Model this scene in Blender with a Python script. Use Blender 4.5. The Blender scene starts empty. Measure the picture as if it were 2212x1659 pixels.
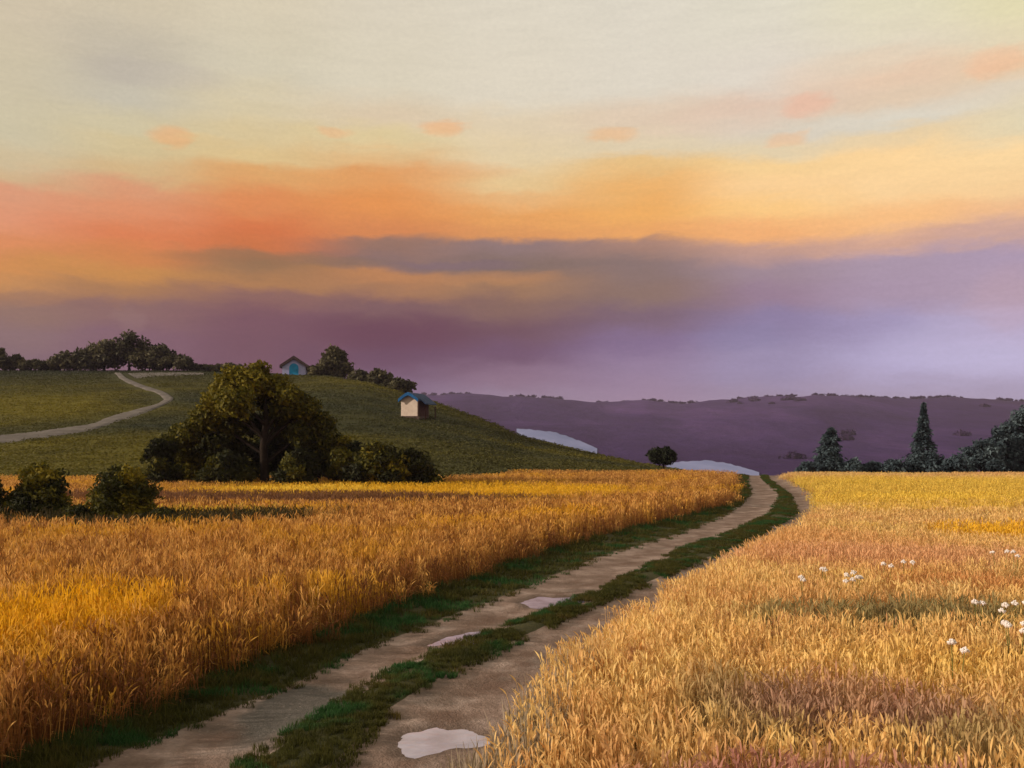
import bpy, bmesh, math, random
import numpy as np
from mathutils import Vector, noise as mn

R = math.radians
PI = math.pi
scene = bpy.context.scene
COL = scene.collection

# ------------------------------------------------------------------ camera
F, CX, HY, H = 983.0, 512.0, 442.0, 3.3        # focal length in px, centre column, eye-level row, eye height
cam_d = bpy.data.cameras.new('camera')
cam = bpy.data.objects.new('camera', cam_d)
COL.objects.link(cam)
cam.location = (0, 0, H)
cam.rotation_euler = (R(90), 0, 0)
cam_d.sensor_width = 36
cam_d.lens = 36 * F / 1024
cam_d.shift_y = (HY - 384) / 1024
cam_d.clip_start = 0.1
cam_d.clip_end = 30000
scene.camera = cam

# ------------------------------------------------------------------ view
scene.view_settings.view_transform = 'Standard'
scene.view_settings.look = 'None'
scene.view_settings.exposure = 0.12
scene.view_settings.gamma = 1.0
scene.cycles.max_bounces = 6
scene.cycles.diffuse_bounces = 3
scene.cycles.transparent_max_bounces = 6
scene.cycles.use_denoising = True

HAZE = 0.00010
SUN_AZ, SUN_EL = R(-100), R(17)     # azimuth clockwise from +Y (straight ahead), so the sun stands to the left


def lin(c):
    def f(v):
        v /= 255.0
        return v / 12.92 if v <= 0.04045 else ((v + 0.055) / 1.055) ** 2.4
    return (f(c[0]), f(c[1]), f(c[2]), 1.0)


# ------------------------------------------------------------------ world: dusk sky
class NT:
    """a little helper for node trees"""
    def __init__(self, tree):
        self.t = tree
        self.n = tree.nodes
        self.l = tree.links

    def node(self, kind, **props):
        nd = self.n.new(kind)
        for k, v in props.items():
            setattr(nd, k, v)
        return nd

    def put(self, sock, v):
        if isinstance(v, bpy.types.NodeSocket):
            self.l.new(v, sock)
        else:
            sock.default_value = v

    def math(self, op, a, b=0.0, c=0.0, clamp=False):
        nd = self.node('ShaderNodeMath', operation=op, use_clamp=clamp)
        self.put(nd.inputs[0], a); self.put(nd.inputs[1], b); self.put(nd.inputs[2], c)
        return nd.outputs[0]

    def mix(self, fac, a, b, blend='MIX'):
        nd = self.node('ShaderNodeMix', data_type='RGBA', blend_type=blend)
        self.put(nd.inputs[0], fac); self.put(nd.inputs[6], a); self.put(nd.inputs[7], b)
        return nd.outputs[2]

    def ramp(self, fac, stops, interp='LINEAR'):
        nd = self.node('ShaderNodeValToRGB')
        nd.color_ramp.interpolation = interp
        e = nd.color_ramp.elements
        while len(e) > 1:
            e.remove(e[-1])
        e[0].position = stops[0][0]; e[0].color = stops[0][1]
        for p, c in stops[1:]:
            k = e.new(p); k.color = c
        self.put(nd.inputs[0], fac)
        return nd.outputs[0]

    def smooth(self, v, a, b):
        nd = self.node('ShaderNodeMapRange', interpolation_type='SMOOTHSTEP')
        self.put(nd.inputs[0], v)
        nd.inputs[1].default_value = a; nd.inputs[2].default_value = b
        return nd.outputs[0]

    def noise(self, vec, scale, detail=3.0, rough=0.55, dist=0.0, stretch=None, typ='FBM'):
        if stretch:
            m = self.node('ShaderNodeMapping')
            self.put(m.inputs[0], vec); m.inputs[3].default_value = stretch
            vec = m.outputs[0]
        nd = self.node('ShaderNodeTexNoise')
        self.put(nd.inputs['Vector'], vec)
        nd.inputs['Scale'].default_value = scale
        nd.inputs['Detail'].default_value = detail
        nd.inputs['Roughness'].default_value = rough
        nd.inputs['Distortion'].default_value = dist
        return nd.outputs[0]


def V4(v):
    return (v, v, v, 1.0)


world = bpy.data.worlds.new("World")
scene.world = world
world.use_nodes = True
wt = NT(world.node_tree)
wt.n.clear()
# colours of the sky down nine headings; rows are heights in the picture's 1659-row measure
SKY = {
    0: [(0, 205, 193, 162), (150, 203, 193, 160), (280, 203, 194, 158), (340, 206, 186, 145), (385, 210, 178, 132),
        (420, 219, 152, 112), (470, 224, 148, 106), (530, 220, 138, 84), (580, 208, 138, 70), (605, 196, 136, 76),
        (625, 165, 118, 82), (665, 142, 108, 92), (720, 133, 103, 100), (800, 118, 90, 98)],
    276: [(0, 207, 196, 165), (120, 192, 184, 160), (200, 196, 190, 165), (265, 207, 196, 155), (300, 210, 190, 142),
          (370, 212, 178, 125), (400, 218, 152, 108), (450, 222, 138, 95), (510, 220, 120, 72), (555, 208, 124, 66),
          (590, 200, 136, 66), (625, 168, 118, 74), (665, 135, 98, 90), (740, 124, 88, 98), (800, 116, 80, 92)],
    553: [(0, 213, 203, 172), (150, 210, 202, 172), (235, 213, 200, 160), (285, 216, 194, 145), (340, 220, 190, 132),
          (372, 222, 164, 98), (430, 222, 132, 76), (490, 214, 110, 60), (530, 205, 108, 58), (556, 168, 110, 70),
          (580, 150, 110, 72), (612, 172, 120, 72), (645, 138, 96, 84), (700, 116, 76, 84), (800, 106, 68, 80)],
    830: [(0, 216, 208, 182), (170, 216, 208, 180), (250, 218, 200, 165), (300, 222, 200, 148), (345, 225, 180, 120),
          (375, 226, 156, 88), (440, 228, 140, 72), (500, 214, 132, 74), (528, 150, 112, 92), (570, 134, 106, 98),
          (592, 186, 126, 76), (630, 165, 116, 78), (665, 124, 88, 86), (720, 104, 64, 76), (775, 100, 64, 84),
          (850, 118, 92, 116)],
    1106: [(0, 219, 212, 188), (200, 221, 213, 188), (265, 222, 206, 170), (340, 226, 206, 160), (395, 230, 196, 138),
           (425, 232, 178, 114), (470, 232, 160, 86), (512, 220, 148, 84), (535, 142, 116, 110), (575, 130, 106, 92),
           (610, 160, 118, 82), (660, 132, 98, 84), (710, 110, 76, 84), (765, 108, 76, 98), (815, 130, 106, 132),
           (860, 142, 120, 140)],
    1383: [(0, 220, 214, 192), (190, 221, 214, 192), (255, 222, 202, 172), (325, 222, 206, 168), (355, 232, 190, 124),
           (400, 236, 176, 100), (460, 240, 172, 90), (505, 236, 164, 92), (530, 168, 128, 108), (580, 136, 112, 104),
           (640, 138, 110, 96), (690, 122, 96, 108), (740, 124, 106, 144), (790, 140, 122, 156), (860, 146, 126, 156)],
    1659: [(0, 221, 216, 192), (170, 222, 214, 194), (230, 222, 198, 172), (275, 216, 206, 182), (320, 226, 208, 166),
           (350, 246, 206, 140), (400, 251, 206, 142), (450, 252, 200, 124), (500, 244, 174, 108), (535, 196, 152, 132),
           (590, 158, 134, 142), (650, 146, 124, 148), (700, 134, 124, 164), (780, 148, 140, 178), (860, 148, 136, 166)],
    1936: [(0, 224, 218, 184), (110, 224, 214, 186), (160, 228, 202, 170), (215, 224, 202, 170), (255, 218, 212, 190),
           (285, 232, 208, 160), (320, 253, 212, 148), (400, 252, 210, 148), (470, 250, 190, 124), (520, 214, 166, 140),
           (560, 170, 148, 164), (630, 164, 146, 172), (700, 156, 148, 188), (790, 176, 170, 210), (860, 160, 150, 180)],
    2212: [(0, 226, 219, 172), (100, 226, 214, 176), (150, 232, 202, 160), (195, 222, 210, 182), (275, 224, 212, 172),
           (325, 250, 216, 154), (400, 248, 206, 146), (455, 240, 186, 134), (495, 206, 164, 146), (540, 172, 150, 170),
           (620, 172, 154, 178), (690, 176, 162, 196), (780, 184, 178, 216), (860, 164, 156, 188)],
}
tc = wt.node('ShaderNodeTexCoord')
sep = wt.node('ShaderNodeSeparateXYZ')
wt.l.new(tc.outputs['Generated'], sep.inputs[0])
dx, dy, dz = sep.outputs
az = wt.math('ARCTAN2', dx, dy)
el = wt.math('ARCSINE', dz)
cmb = wt.node('ShaderNodeCombineXYZ')
wt.put(cmb.inputs[0], az); wt.put(cmb.inputs[1], el)
ae = cmb.outputs[0]
w1 = wt.math('SUBTRACT', wt.noise(ae, 4.5, 5, 0.55, 0.4, (1.0, 2.6, 1)), 0.5)
w2 = wt.math('SUBTRACT', wt.noise(ae, 17.0, 5, 0.6, 0.5, (1.0, 3.2, 1)), 0.5)
w3 = wt.math('SUBTRACT', wt.noise(ae, 5.5, 4, 0.55, 0.3, (1.0, 2.0, 2)), 0.5)
el2 = wt.math('ADD', el, wt.math('ADD', wt.math('MULTIPLY', w1, 0.035), wt.math('MULTIPLY', w2, 0.022)))
az2 = wt.math('ADD', az, wt.math('MULTIPLY', w3, 0.07))
EMAX = 0.48


def soft(c, k=0.97):
    m = 0.3 * c[0] + 0.55 * c[1] + 0.15 * c[2]
    r, g, b = (m + (v - m) * k for v in c)
    if min(c) > 150 and c[0] >= c[2]:            # pale creams
        return (r + 1, g - 1, b + 4)
    if c[2] > c[0]:                              # lavenders
        return (r + 4, g, b - 3)
    if r - g > 80:                               # deep oranges
        return (r, g + 6, b + 6)
    return (r, g + 1, b + 5)


cols = []
for x in sorted(SKY):
    a = math.atan((x * 1024 / 2212 - CX) / F)
    st = []
    for (y, r, g, b) in SKY[x]:
        e = math.atan((HY - y * 1024 / 2212) / F * math.cos(a))
        st.append((e / EMAX, lin(soft((r, g, b)))))
    st.sort()
    cols.append((a, wt.ramp(wt.math('DIVIDE', el2, EMAX), st, 'EASE')))
skyc = cols[0][1]
for (a0, _), (a1, c1) in zip(cols, cols[1:]):
    skyc = wt.mix(wt.smooth(az2, a0, a1), skyc, c1)
# small warm cloud puffs: (x, y, half width, half height, colour, amount)
PUFFS = [(368, 297, 34, 18, (236, 170, 108), .75), (455, 300, 60, 9, (222, 190, 130), .5), (722, 283, 34, 10, (232, 176, 122), .7),
         (955, 277, 38, 14, (240, 176, 116), .8), (1320, 292, 46, 13, (238, 180, 120), .7), (1742, 226, 42, 18, (240, 176, 142), .6),
         (1705, 300, 36, 13, (240, 188, 136), .7), (2150, 132, 50, 20, (243, 186, 142), .7), (1560, 262, 120, 26, (228, 198, 170), .4),
         (1880, 150, 170, 30, (232, 200, 164), .45), (600, 560, 190, 12, (140, 108, 72), .55), (1000, 572, 120, 7, (124, 100, 110), .6),
         (1060, 600, 120, 14, (196, 134, 80), .5), (2100, 740, 130, 60, (192, 188, 224), .45), (850, 720, 150, 32, (96, 52, 70), .55),
         (1600, 730, 90, 24, (128, 124, 166), .5), (2190, 640, 60, 50, (190, 160, 168), .5), (330, 160, 120, 22, (184, 176, 160), .5),
         (280, 690, 26, 22, (150, 116, 108), .4), (960, 370, 120, 18, (228, 160, 96), .5)]
for (x, y, wx, wy, c, am) in PUFFS:
    a = math.atan((x * 1024 / 2212 - CX) / F)
    e = math.atan((HY - y * 1024 / 2212) / F * math.cos(a))
    rx, ry = wx * .463 / F, wy * .463 / F
    u = wt.math('DIVIDE', wt.math('SUBTRACT', wt.math('ADD', az, wt.math('MULTIPLY', w2, 0.05)), a), rx * 1.25)
    v = wt.math('DIVIDE', wt.math('SUBTRACT', wt.math('ADD', el, wt.math('MULTIPLY', w2, 0.018)), e), ry * 1.25)
    d2 = wt.math('ADD', wt.math('MULTIPLY', u, u), wt.math('MULTIPLY', v, v))
    fac = wt.math('MULTIPLY', wt.smooth(d2, 1.5, 0.1), am * 0.75)
    skyc = wt.mix(fac, skyc, lin(soft(c)))
# soft streaks along the cloud layers
st_n = wt.noise(ae, 30.0, 5, 0.6, 0.2, (0.55, 3.5, 1))
skyc = wt.mix(1.0, skyc, wt.ramp(st_n, [(0.2, V4(0.955)), (0.8, V4(1.045))]), 'MULTIPLY')
fine = wt.noise(ae, 190.0, 3, 0.7, 0.0, (1.0, 1.6, 1))
skyc = wt.mix(1.0, skyc, wt.ramp(fine, [(0.25, V4(0.955)), (0.75, V4(1.045))]), 'MULTIPLY')
# the physical sky higher up and behind
nish = wt.node('ShaderNodeTexSky', sky_type='NISHITA')
nish.sun_disc = False
nish.sun_elevation = SUN_EL
nish.sun_rotation = SUN_AZ
nish.altitude = 200
nish.dust_density = 2.0
nish_c = wt.mix(1.0, nish.outputs[0], V4(0.09), 'MULTIPLY')
skyc = wt.mix(wt.math('MULTIPLY', wt.smooth(el, R(30), R(65)), 0.75), skyc, nish_c)
bg = wt.node('ShaderNodeBackground')
wt.put(bg.inputs[0], skyc)
bg.inputs[1].default_value = 0.94
wo = wt.node('ShaderNodeOutputWorld')
wt.l.new(bg.outputs[0], wo.inputs[0])
world.cycles.sampling_method = 'MANUAL'
world.cycles.sample_map_resolution = 512

# ------------------------------------------------------------------ sun
sun_d = bpy.data.lights.new('sun', 'SUN')
sun_d.energy = 4.3
sun_d.angle = R(1.5)
sun_d.color = (1.0, 0.84, 0.66)
sun = bpy.data.objects.new('sun', sun_d)
COL.objects.link(sun)
sdir = Vector((math.sin(SUN_AZ) * math.cos(SUN_EL), math.cos(SUN_AZ) * math.cos(SUN_EL), math.sin(SUN_EL)))
sun.rotation_euler = (-sdir).to_track_quat('-Z', 'Y').to_euler()
sun.location = sdir * 100

# ------------------------------------------------------------------ helpers
rng = np.random.default_rng(7)


def P(v):
    """a measure read in the 2212-wide view, as a measure in the 1024-wide picture"""
    return v * 1024.0 / 2212.0


def smooth(a, b, x):
    t = np.clip((np.asarray(x, float) - a) / (b - a), 0, 1)
    return t * t * (3 - 2 * t)


def props(o, kind=None, label=None, category=None, group=None):
    if kind: o['kind'] = kind
    if label: o['label'] = label
    if category: o['category'] = category
    if group: o['group'] = group
    return o


def mesh_obj(name, verts, faces, mat, parent=None, smooth_shade=False, attrs=None, loc=None):
    me = bpy.data.meshes.new(name)
    me.from_pydata([tuple(map(float, v)) for v in verts] if not isinstance(verts, np.ndarray) else verts.tolist(), [], faces if not isinstance(faces, np.ndarray) else faces.tolist())
    if smooth_shade:
        me.polygons.foreach_set('use_smooth', [True] * len(me.polygons))
    if attrs:
        for k, arr in attrs.items():
            at = me.attributes.new(k, 'FLOAT', 'POINT')
            at.data.foreach_set('value', np.asarray(arr, np.float32))
    me.update()
    o = bpy.data.objects.new(name, me)
    if mat: me.materials.append(mat)
    COL.objects.link(o)
    if loc is not None: o.location = loc
    if parent: o.parent = parent
    return o


def empty(name, loc, label, category, group=None):
    o = bpy.data.objects.new(name, None)
    COL.objects.link(o)
    o.location = loc
    o.empty_display_size = 0.3
    return props(o, None, label, category, group)


def material(name, rough=0.9, spec=0.3):
    m = bpy.data.materials.new(name)
    m.use_nodes = True
    t = NT(m.node_tree)
    b = t.n['Principled BSDF']
    b.inputs['Roughness'].default_value = rough
    b.inputs['Specular IOR Level'].default_value = spec
    g = t.node('ShaderNodeNewGeometry')
    t.pos = g.outputs['Position']
    t.b = b
    return m, t


def attr(t, name):
    a = t.node('ShaderNodeAttribute', attribute_name=name)
    return a.outputs['Fac']


def bump(t, h, strength, dist):
    b = t.node('ShaderNodeBump')
    b.inputs['Strength'].default_value = strength
    b.inputs['Distance'].default_value = dist
    t.put(b.inputs['Height'], h)
    t.l.new(b.outputs[0], t.b.inputs['Normal'])


# ------------------------------------------------------------------ the lie of the land
def interp_px(tab, y):
    ys = [a[0] for a in tab]; xs = [a[1] for a in tab]
    return np.interp(y, ys, xs)


def ground_z(X, Y):
    X = np.asarray(X, float); Y = np.asarray(Y, float)
    z = 0.42 * smooth(22, 74, Y)
    z = z + 0.06 * np.sin(X * 0.11 + 1.0) * np.sin(Y * 0.09) * smooth(12, 40, Y)
    z = z - 20.0 * smooth(76, 300, Y)
    fall = smooth(100, 240, np.abs(X)) * 2.0
    return z - fall


# boundaries across the track, as (row, column) in the 2212-wide view
T_WHEAT_L = [(1036, 1600), (1060, 1606), (1090, 1594), (1130, 1450), (1165, 1300), (1230, 1100), (1310, 890), (1390, 690), (1500, 440), (1610, 195), (1659, 90)]
T_RUT_L0 = [(1036, 1616), (1070, 1622), (1110, 1580), (1160, 1480), (1205, 1330), (1290, 1130), (1340, 1000), (1420, 800), (1500, 640), (1580, 450), (1659, 240)]
T_RUT_L1 = [(1036, 1650), (1070, 1690), (1110, 1672), (1150, 1590), (1190, 1480), (1270, 1330), (1330, 1190), (1400, 1000), (1460, 860), (1540, 735), (1600, 640), (1659, 555)]
T_RUT_R0 = [(1036, 1655), (1070, 1702), (1110, 1720), (1150, 1660), (1190, 1590), (1240, 1470), (1290, 1350), (1330, 1250), (1400, 1110), (1450, 1010), (1510, 905), (1560, 830), (1659, 745)]
T_RUT_R1 = [(1036, 1688), (1070, 1742), (1110, 1764), (1150, 1715), (1190, 1650), (1240, 1560), (1280, 1480), (1320, 1405), (1400, 1300), (1460, 1205), (1540, 1105), (1600, 1060), (1659, 1035)]


def edge_X(tab, Y):
    """world X of a track boundary at distance Y (flat ground reading)"""
    Y = np.asarray(Y, float)
    Yc = np.clip(Y, 9.96, 86)
    zz = 0.42 * smooth(22, 74, Yc)
    py = HY + F * (H - zz) / Yc
    px = P(interp_px([(a, b) for a, b in tab], py / P(1.0)))
    X = (px - CX) / F * Yc
    # carry on straight towards and behind the viewer
    def at(y):
        p = P(interp_px(tab, (HY + F * H / y) / P(1.0)))
        return (p - CX) / F * y
    X0, X1 = at(9.96), at(13.0)
    slope = 0.36
    X = np.where(Y < 9.96, X0 + (Y - 9.96) * slope, X)
    X = np.where(Y > 86, X + (Y - 86) * 0.25, X)
    return X


def grid_mesh(name, xs, ys, zf, mat, extra=None):
    XX, YY = np.meshgrid(xs, ys)
    ZZ = zf(XX, YY)
    v = np.stack([XX.ravel(), YY.ravel(), ZZ.ravel()], 1)
    nx, ny = len(xs), len(ys)
    i = np.arange(ny - 1)[:, None] * nx + np.arange(nx - 1)[None, :]
    f = np.stack([i, i + 1, i + nx + 1, i + nx], -1).reshape(-1, 4)
    return mesh_obj(name, v, f, mat, smooth_shade=True, attrs=extra)


# --- materials of the ground
m_soil, t = material('field soil', 0.95, 0.1)
n = t.noise(t.pos, 1.3, 5, 0.6)
t.put(t.b.inputs['Base Color'], t.ramp(n, [(0.3, (0.075, 0.042, 0.016, 1)), (0.7, (0.16, 0.095, 0.035, 1))]))
bump(t, t.noise(t.pos, 9, 4, 0.6), 0.6, 0.08)

xs = np.concatenate([-np.geomspace(2900, 60, 26), np.arange(-58, 58.1, 1.0), np.geomspace(60, 2900, 26)])
ys = np.concatenate([[-1200, -600, -200, -90, -40], np.arange(-30, 110, 1.0), np.geomspace(112, 2900, 46)])
g = grid_mesh('ground', xs, ys, ground_z, m_soil)
props(g, 'structure')

# --- the track
m_road, t = material('dirt track', 0.92, 0.25)
gm = attr(t, 'green')
n1 = t.noise(t.pos, 1.1, 5, 0.6)
n2 = t.noise(t.pos, 14, 4, 0.65)
n3 = t.noise(t.pos, 0.55, 3, 0.5, 0.4)
dirt = t.ramp(n1, [(0.3, (0.14, 0.090, 0.068, 1)), (0.5, (0.26, 0.180, 0.148, 1)), (0.72, (0.44, 0.335, 0.300, 1))])
dirt = t.mix(t.math('MULTIPLY', t.smooth(n3, 0.56, 0.68), 0.5), dirt, (0.09, 0.075, 0.06, 1))
dirt = t.mix(1.0, dirt, t.ramp(n2, [(0.25, V4(0.78)), (0.7, V4(1.12))]), 'MULTIPLY')
dirt = t.mix(t.math('MULTIPLY', attr(t, 'worn'), t.smooth(t.noise(t.pos, 1.6, 4, 0.6), 0.40, 0.62)), dirt, (0.14, 0.080, 0.058, 1))
dirt = t.mix(attr(t, 'stain'), dirt, (0.085, 0.085, 0.080, 1))
dirt = t.mix(t.math('MULTIPLY', attr(t, 'wet'), 0.65), dirt, (0.10, 0.066, 0.052, 1))
stones = t.node('ShaderNodeTexVoronoi', feature='F1')
t.l.new(t.pos, stones.inputs['Vector']); stones.inputs['Scale'].default_value = 11.0
dirt = t.mix(t.math('MULTIPLY', t.smooth(stones.outputs['Distance'], 0.26, 0.10), 0.22), dirt, (0.40, 0.32, 0.29, 1))
green = t.ramp(n2, [(0.3, (0.030, 0.032, 0.010, 1)), (0.7, (0.070, 0.062, 0.018, 1))])
gmask = t.smooth(t.math('ADD', gm, t.math('MULTIPLY', t.math('SUBTRACT', t.noise(t.pos, 3.5, 4, 0.6), 0.5), 0.9)), 0.38, 0.62)
t.put(t.b.inputs['Base Color'], t.mix(gmask, dirt, green))
bump(t, t.math('ADD', n2, t.math('MULTIPLY', t.noise(t.pos, 45, 3, 0.6), 0.4)), 0.7, 0.05)

rowsY = np.concatenate([np.arange(-30, 4, 1.0), np.arange(4, 9, 0.2), np.arange(9, 26, 0.07), np.arange(26, 36, 0.2), np.arange(36, 110, 0.6)])
NA = 91
rv, rg = [], []
ROADZ = 0.12


def road_profile(s):
    """height and greenness across the track, s 0..5 over the five bands"""
    k = min(int(s), 4); f = s - k
    if k == 0: return -0.01 - 0.03 * f, 1 - smooth(0.75, 1.0, f)
    if k == 1: return -0.04 - 0.03 * math.sin(PI * f), 0.0
    if k == 2: return -0.04 + 0.05 * math.sin(PI * f), float(smooth(0, 0.15, f) * (1 - smooth(0.85, 1, f)))
    if k == 3: return -0.04 - 0.03 * math.sin(PI * f), 0.0
    return -0.04 + 0.03 * f, float(smooth(0.2, 0.9, f)) * 0.6


road_edges = None
def track_bands(Y):
    b = [edge_X(T_WHEAT_L, Y) - 0.25, edge_X(T_RUT_L0, Y), edge_X(T_RUT_L1, Y), edge_X(T_RUT_R0, Y), edge_X(T_RUT_R1, Y), edge_X(T_RUT_R1, Y) + 0.45]
    return b


def pool_ring(pts, seed):
    ring = []
    n = len(pts)
    for i in range(n):
        for k in range(8):
            f = k / 8
            x = pts[i][0] * (1 - f) + pts[(i + 1) % n][0] * f
            y = pts[i][1] * (1 - f) + pts[(i + 1) % n][1] * f
            Y = F * (H - 0.06) / (P(y) - HY)
            X = (P(x) - CX) / F * Y
            w = 0.05 * mn.noise(Vector((X * 4, Y * 2, seed)))
            ring.append((X + w, Y + w * 3))
    r = np.array(ring)
    return r, float(ground_z(*r.mean(0))) + 0.052


POOLS = [pool_ring(p, k) for k, p in enumerate([
    [(1120, 1303), (1160, 1290), (1215, 1292), (1266, 1287), (1258, 1302), (1225, 1310), (1175, 1318), (1145, 1310)],
    [(928, 1392), (965, 1376), (1010, 1366), (1050, 1362), (1062, 1372), (1045, 1386), (1000, 1392), (950, 1394)],
    [(862, 1600), (885, 1582), (950, 1572), (1010, 1574), (1055, 1590), (1062, 1604), (1025, 1616), (960, 1618), (905, 1630), (872, 1622)]])]


def ring_distance(r, x, y):
    """signed distance to a closed outline, negative inside"""
    a, b = r, np.roll(r, -1, 0)
    p = np.array([x, y]); ab = b - a
    tt = np.clip(((p - a) * ab).sum(1) / (ab ** 2).sum(1).clip(1e-9), 0, 1)
    d = np.hypot(*(a + ab * tt[:, None] - p).T).min()
    c = ((a[:, 1] > y) != (b[:, 1] > y)) & (x < (b[:, 0] - a[:, 0]) * (y - a[:, 1]) / (b[:, 1] - a[:, 1] + 1e-12) + a[:, 0])
    return -d if c.sum() % 2 else d


rw, ro, rt_ = [], [], []
for Y in rowsY:
    b = track_bands(Y)
    for j in range(NA):
        s = 5.0 * j / (NA - 1)
        k = min(int(s), 4); f = s - k
        X = b[k] * (1 - f) + b[k + 1] * f
        h, gr = road_profile(s)
        z = float(ground_z(X, Y)) + ROADZ + h + 0.012 * mn.noise(Vector((X * 1.3, Y * 1.3, 0)))
        if j in (0, NA - 1): z -= 0.16
        z += 0.010 * mn.noise(Vector((X * 5, Y * 2.2, 4))) + 0.006 * mn.noise(Vector((X * 14, Y * 9, 7)))
        wet = 0.0
        for ring_, lev in POOLS:
            c_ = ring_.mean(0)
            if abs(Y - c_[1]) < 4 and abs(X - c_[0]) < 3:
                d_ = ring_distance(ring_, X, Y) + 0.05 * mn.noise(Vector((X * 6, Y * 4, 1))) + 0.04 * mn.noise(Vector((X * 17, Y * 9, 3)))
                tgt = lev + float(np.clip(d_ * 0.16, -0.03, 0.05))
                wgt = float(1 - smooth(0.15, 0.5, d_))
                z = z * (1 - wgt) + tgt * wgt
                wet = max(wet, float(1 - smooth(0.02, 0.30, d_)))
                gr *= 1 - wgt * 0.6
        rv.append((X, Y, z)); rg.append(gr); rw.append(wet)
        ro.append(0.75 * math.sin(PI * f) ** 2 if k in (1, 3) else 0.0)
        sn = mn.fractal(Vector((X * 1.6, Y * 0.9, 5)), 1.0, 2.0, 4)
        rt_.append(0.8 * float(smooth(1.25, 0.5, math.hypot((X + 2.55) / 0.9, (Y - 11.9) / 1.3) + sn * 0.7)) if k == 1 else 0.0)
nr = len(rowsY)
rf = [(i * NA + j, i * NA + j + 1, (i + 1) * NA + j + 1, (i + 1) * NA + j) for i in range(nr - 1) for j in range(NA - 1)]
road = mesh_obj('dirt_road', rv, rf, m_road, smooth_shade=True, attrs={'green': rg, 'wet': rw, 'worn': ro, 'stain': rt_})
props(road, 'structure')

# --- puddles lying in the ruts
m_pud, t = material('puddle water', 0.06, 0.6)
t.put(t.b.inputs['Base Color'], t.ramp(t.noise(t.pos, 2.2, 4, 0.6, 0.5), [(0.35, (0.26, 0.23, 0.36, 1)), (0.65, (0.44, 0.40, 0.58, 1))]))  # reflected sky painted in as a pale lavender base
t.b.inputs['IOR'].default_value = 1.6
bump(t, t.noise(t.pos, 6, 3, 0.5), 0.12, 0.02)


def puddle(k, label):
    r, lev = POOLS[k]
    c = r.mean(0)
    d = r - c
    q = c + d * (1 + 0.16 / np.maximum(np.hypot(*d.T), 0.05))[:, None]
    n = len(q)
    vs = [(x, y, lev) for x, y in q] + [(x, y, lev - 0.012) for x, y in q]
    fs = [tuple(range(n)), tuple(range(2 * n - 1, n - 1, -1))] + [(i + n, (i + 1) % n + n, (i + 1) % n, i) for i in range(n)]
    o = mesh_obj('puddle', vs, fs, m_pud)
    bm = bmesh.new(); bm.from_mesh(o.data); bmesh.ops.recalc_face_normals(bm, faces=bm.faces); bm.to_mesh(o.data); bm.free()
    props(o, 'structure', label)


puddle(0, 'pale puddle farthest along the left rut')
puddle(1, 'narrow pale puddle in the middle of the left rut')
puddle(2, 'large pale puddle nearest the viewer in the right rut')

# --- the green hill
RIDGE = [(-900, 806), (-300, 800), (0, 800), (400, 801), (560, 806), (700, 812), (790, 826), (860, 848), (930, 868), (1040, 908), (1116, 941),
         (1200, 962), (1295, 984), (1400, 1005), (1548, 1028), (1700, 1052), (2300, 1120)]
RDIST = [(-900, 215), (0, 215), (600, 205), (900, 172), (1300, 135), (1700, 110), (2300, 100)]
HY0 = 56.0


def hill_z(X, Y):
    X = np.asarray(X, float); Y = np.asarray(Y, float)
    px = (CX + F * X / np.maximum(Y, 20)) / P(1.0)
    yr = P(np.interp(px, [a for a, b in RIDGE], [b for a, b in RIDGE]))
    dr = np.interp(px, [a for a, b in RDIST], [b for a, b in RDIST])
    foot = HY + F * (H + 0.1) / HY0
    t = np.clip((Y - HY0) / (dr - HY0), 0, 1)
    T = 1 - (1 - t) ** 1.9
    py = foot + (yr - foot) * T
    z = H - (py - HY) / F * np.minimum(Y, dr)
    over = np.maximum(Y - dr, 0)
    z = z - 0.0009 * over ** 2 * smooth(0, 40, over) - 0.16 * over
    z = z + 0.35 * np.sin(X * 0.07 + 2) * np.sin(Y * 0.05) * smooth(0.05, 0.5, t) * smooth(1.0, 0.7, t)
    return np.maximum(z, -24)


def hill_colour(t):
    a = t.noise(t.pos, 0.022, 4, 0.55, 0.8, (0.5, 1.0, 1))
    return t.ramp(a, [(0.34, (0.032, 0.037, 0.018, 1)), (0.50, (0.062, 0.058, 0.013, 1)), (0.66, (0.135, 0.112, 0.010, 1))])


m_hill, t = material('hill grass', 0.95, 0.1)
n1 = t.noise(t.pos, 0.035, 4, 0.55, 0.6, (1, 0.6, 1))
n2 = t.noise(t.pos, 0.5, 5, 0.65)
n3 = t.noise(t.pos, 4.0, 4, 0.7)
hc = hill_colour(t)
hc = t.mix(1.0, hc, t.ramp(n2, [(0.3, V4(0.75)), (0.7, V4(1.2))]), 'MULTIPLY')
hc = t.mix(1.0, hc, t.ramp(n3, [(0.3, V4(0.7)), (0.7, V4(1.25))]), 'MULTIPLY')
t.put(t.b.inputs['Base Color'], hc)
bump(t, t.math('ADD', n3, n2), 0.3, 0.3)
xs = np.arange(-300, 110, 1.8)
ys = np.arange(HY0, 420, 1.8)
hill = grid_mesh('hill', xs, ys, hill_z, m_hill)
props(hill, 'structure')


def on_hill(px, py, lift=0.0):
    """the point of the hill seen at a place given in the 2212-wide view"""
    Ys = np.linspace(HY0 + 1, 218, 1200)
    X = (P(px) - CX) / F * Ys
    z = hill_z(X, Ys)
    row = HY + F * (H - z) / Ys
    k = int(np.argmax(row <= P(py))) if np.any(row <= P(py)) else int(np.argmin(row))
    return Vector((X[k], Ys[k], z[k] + lift))


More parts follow.
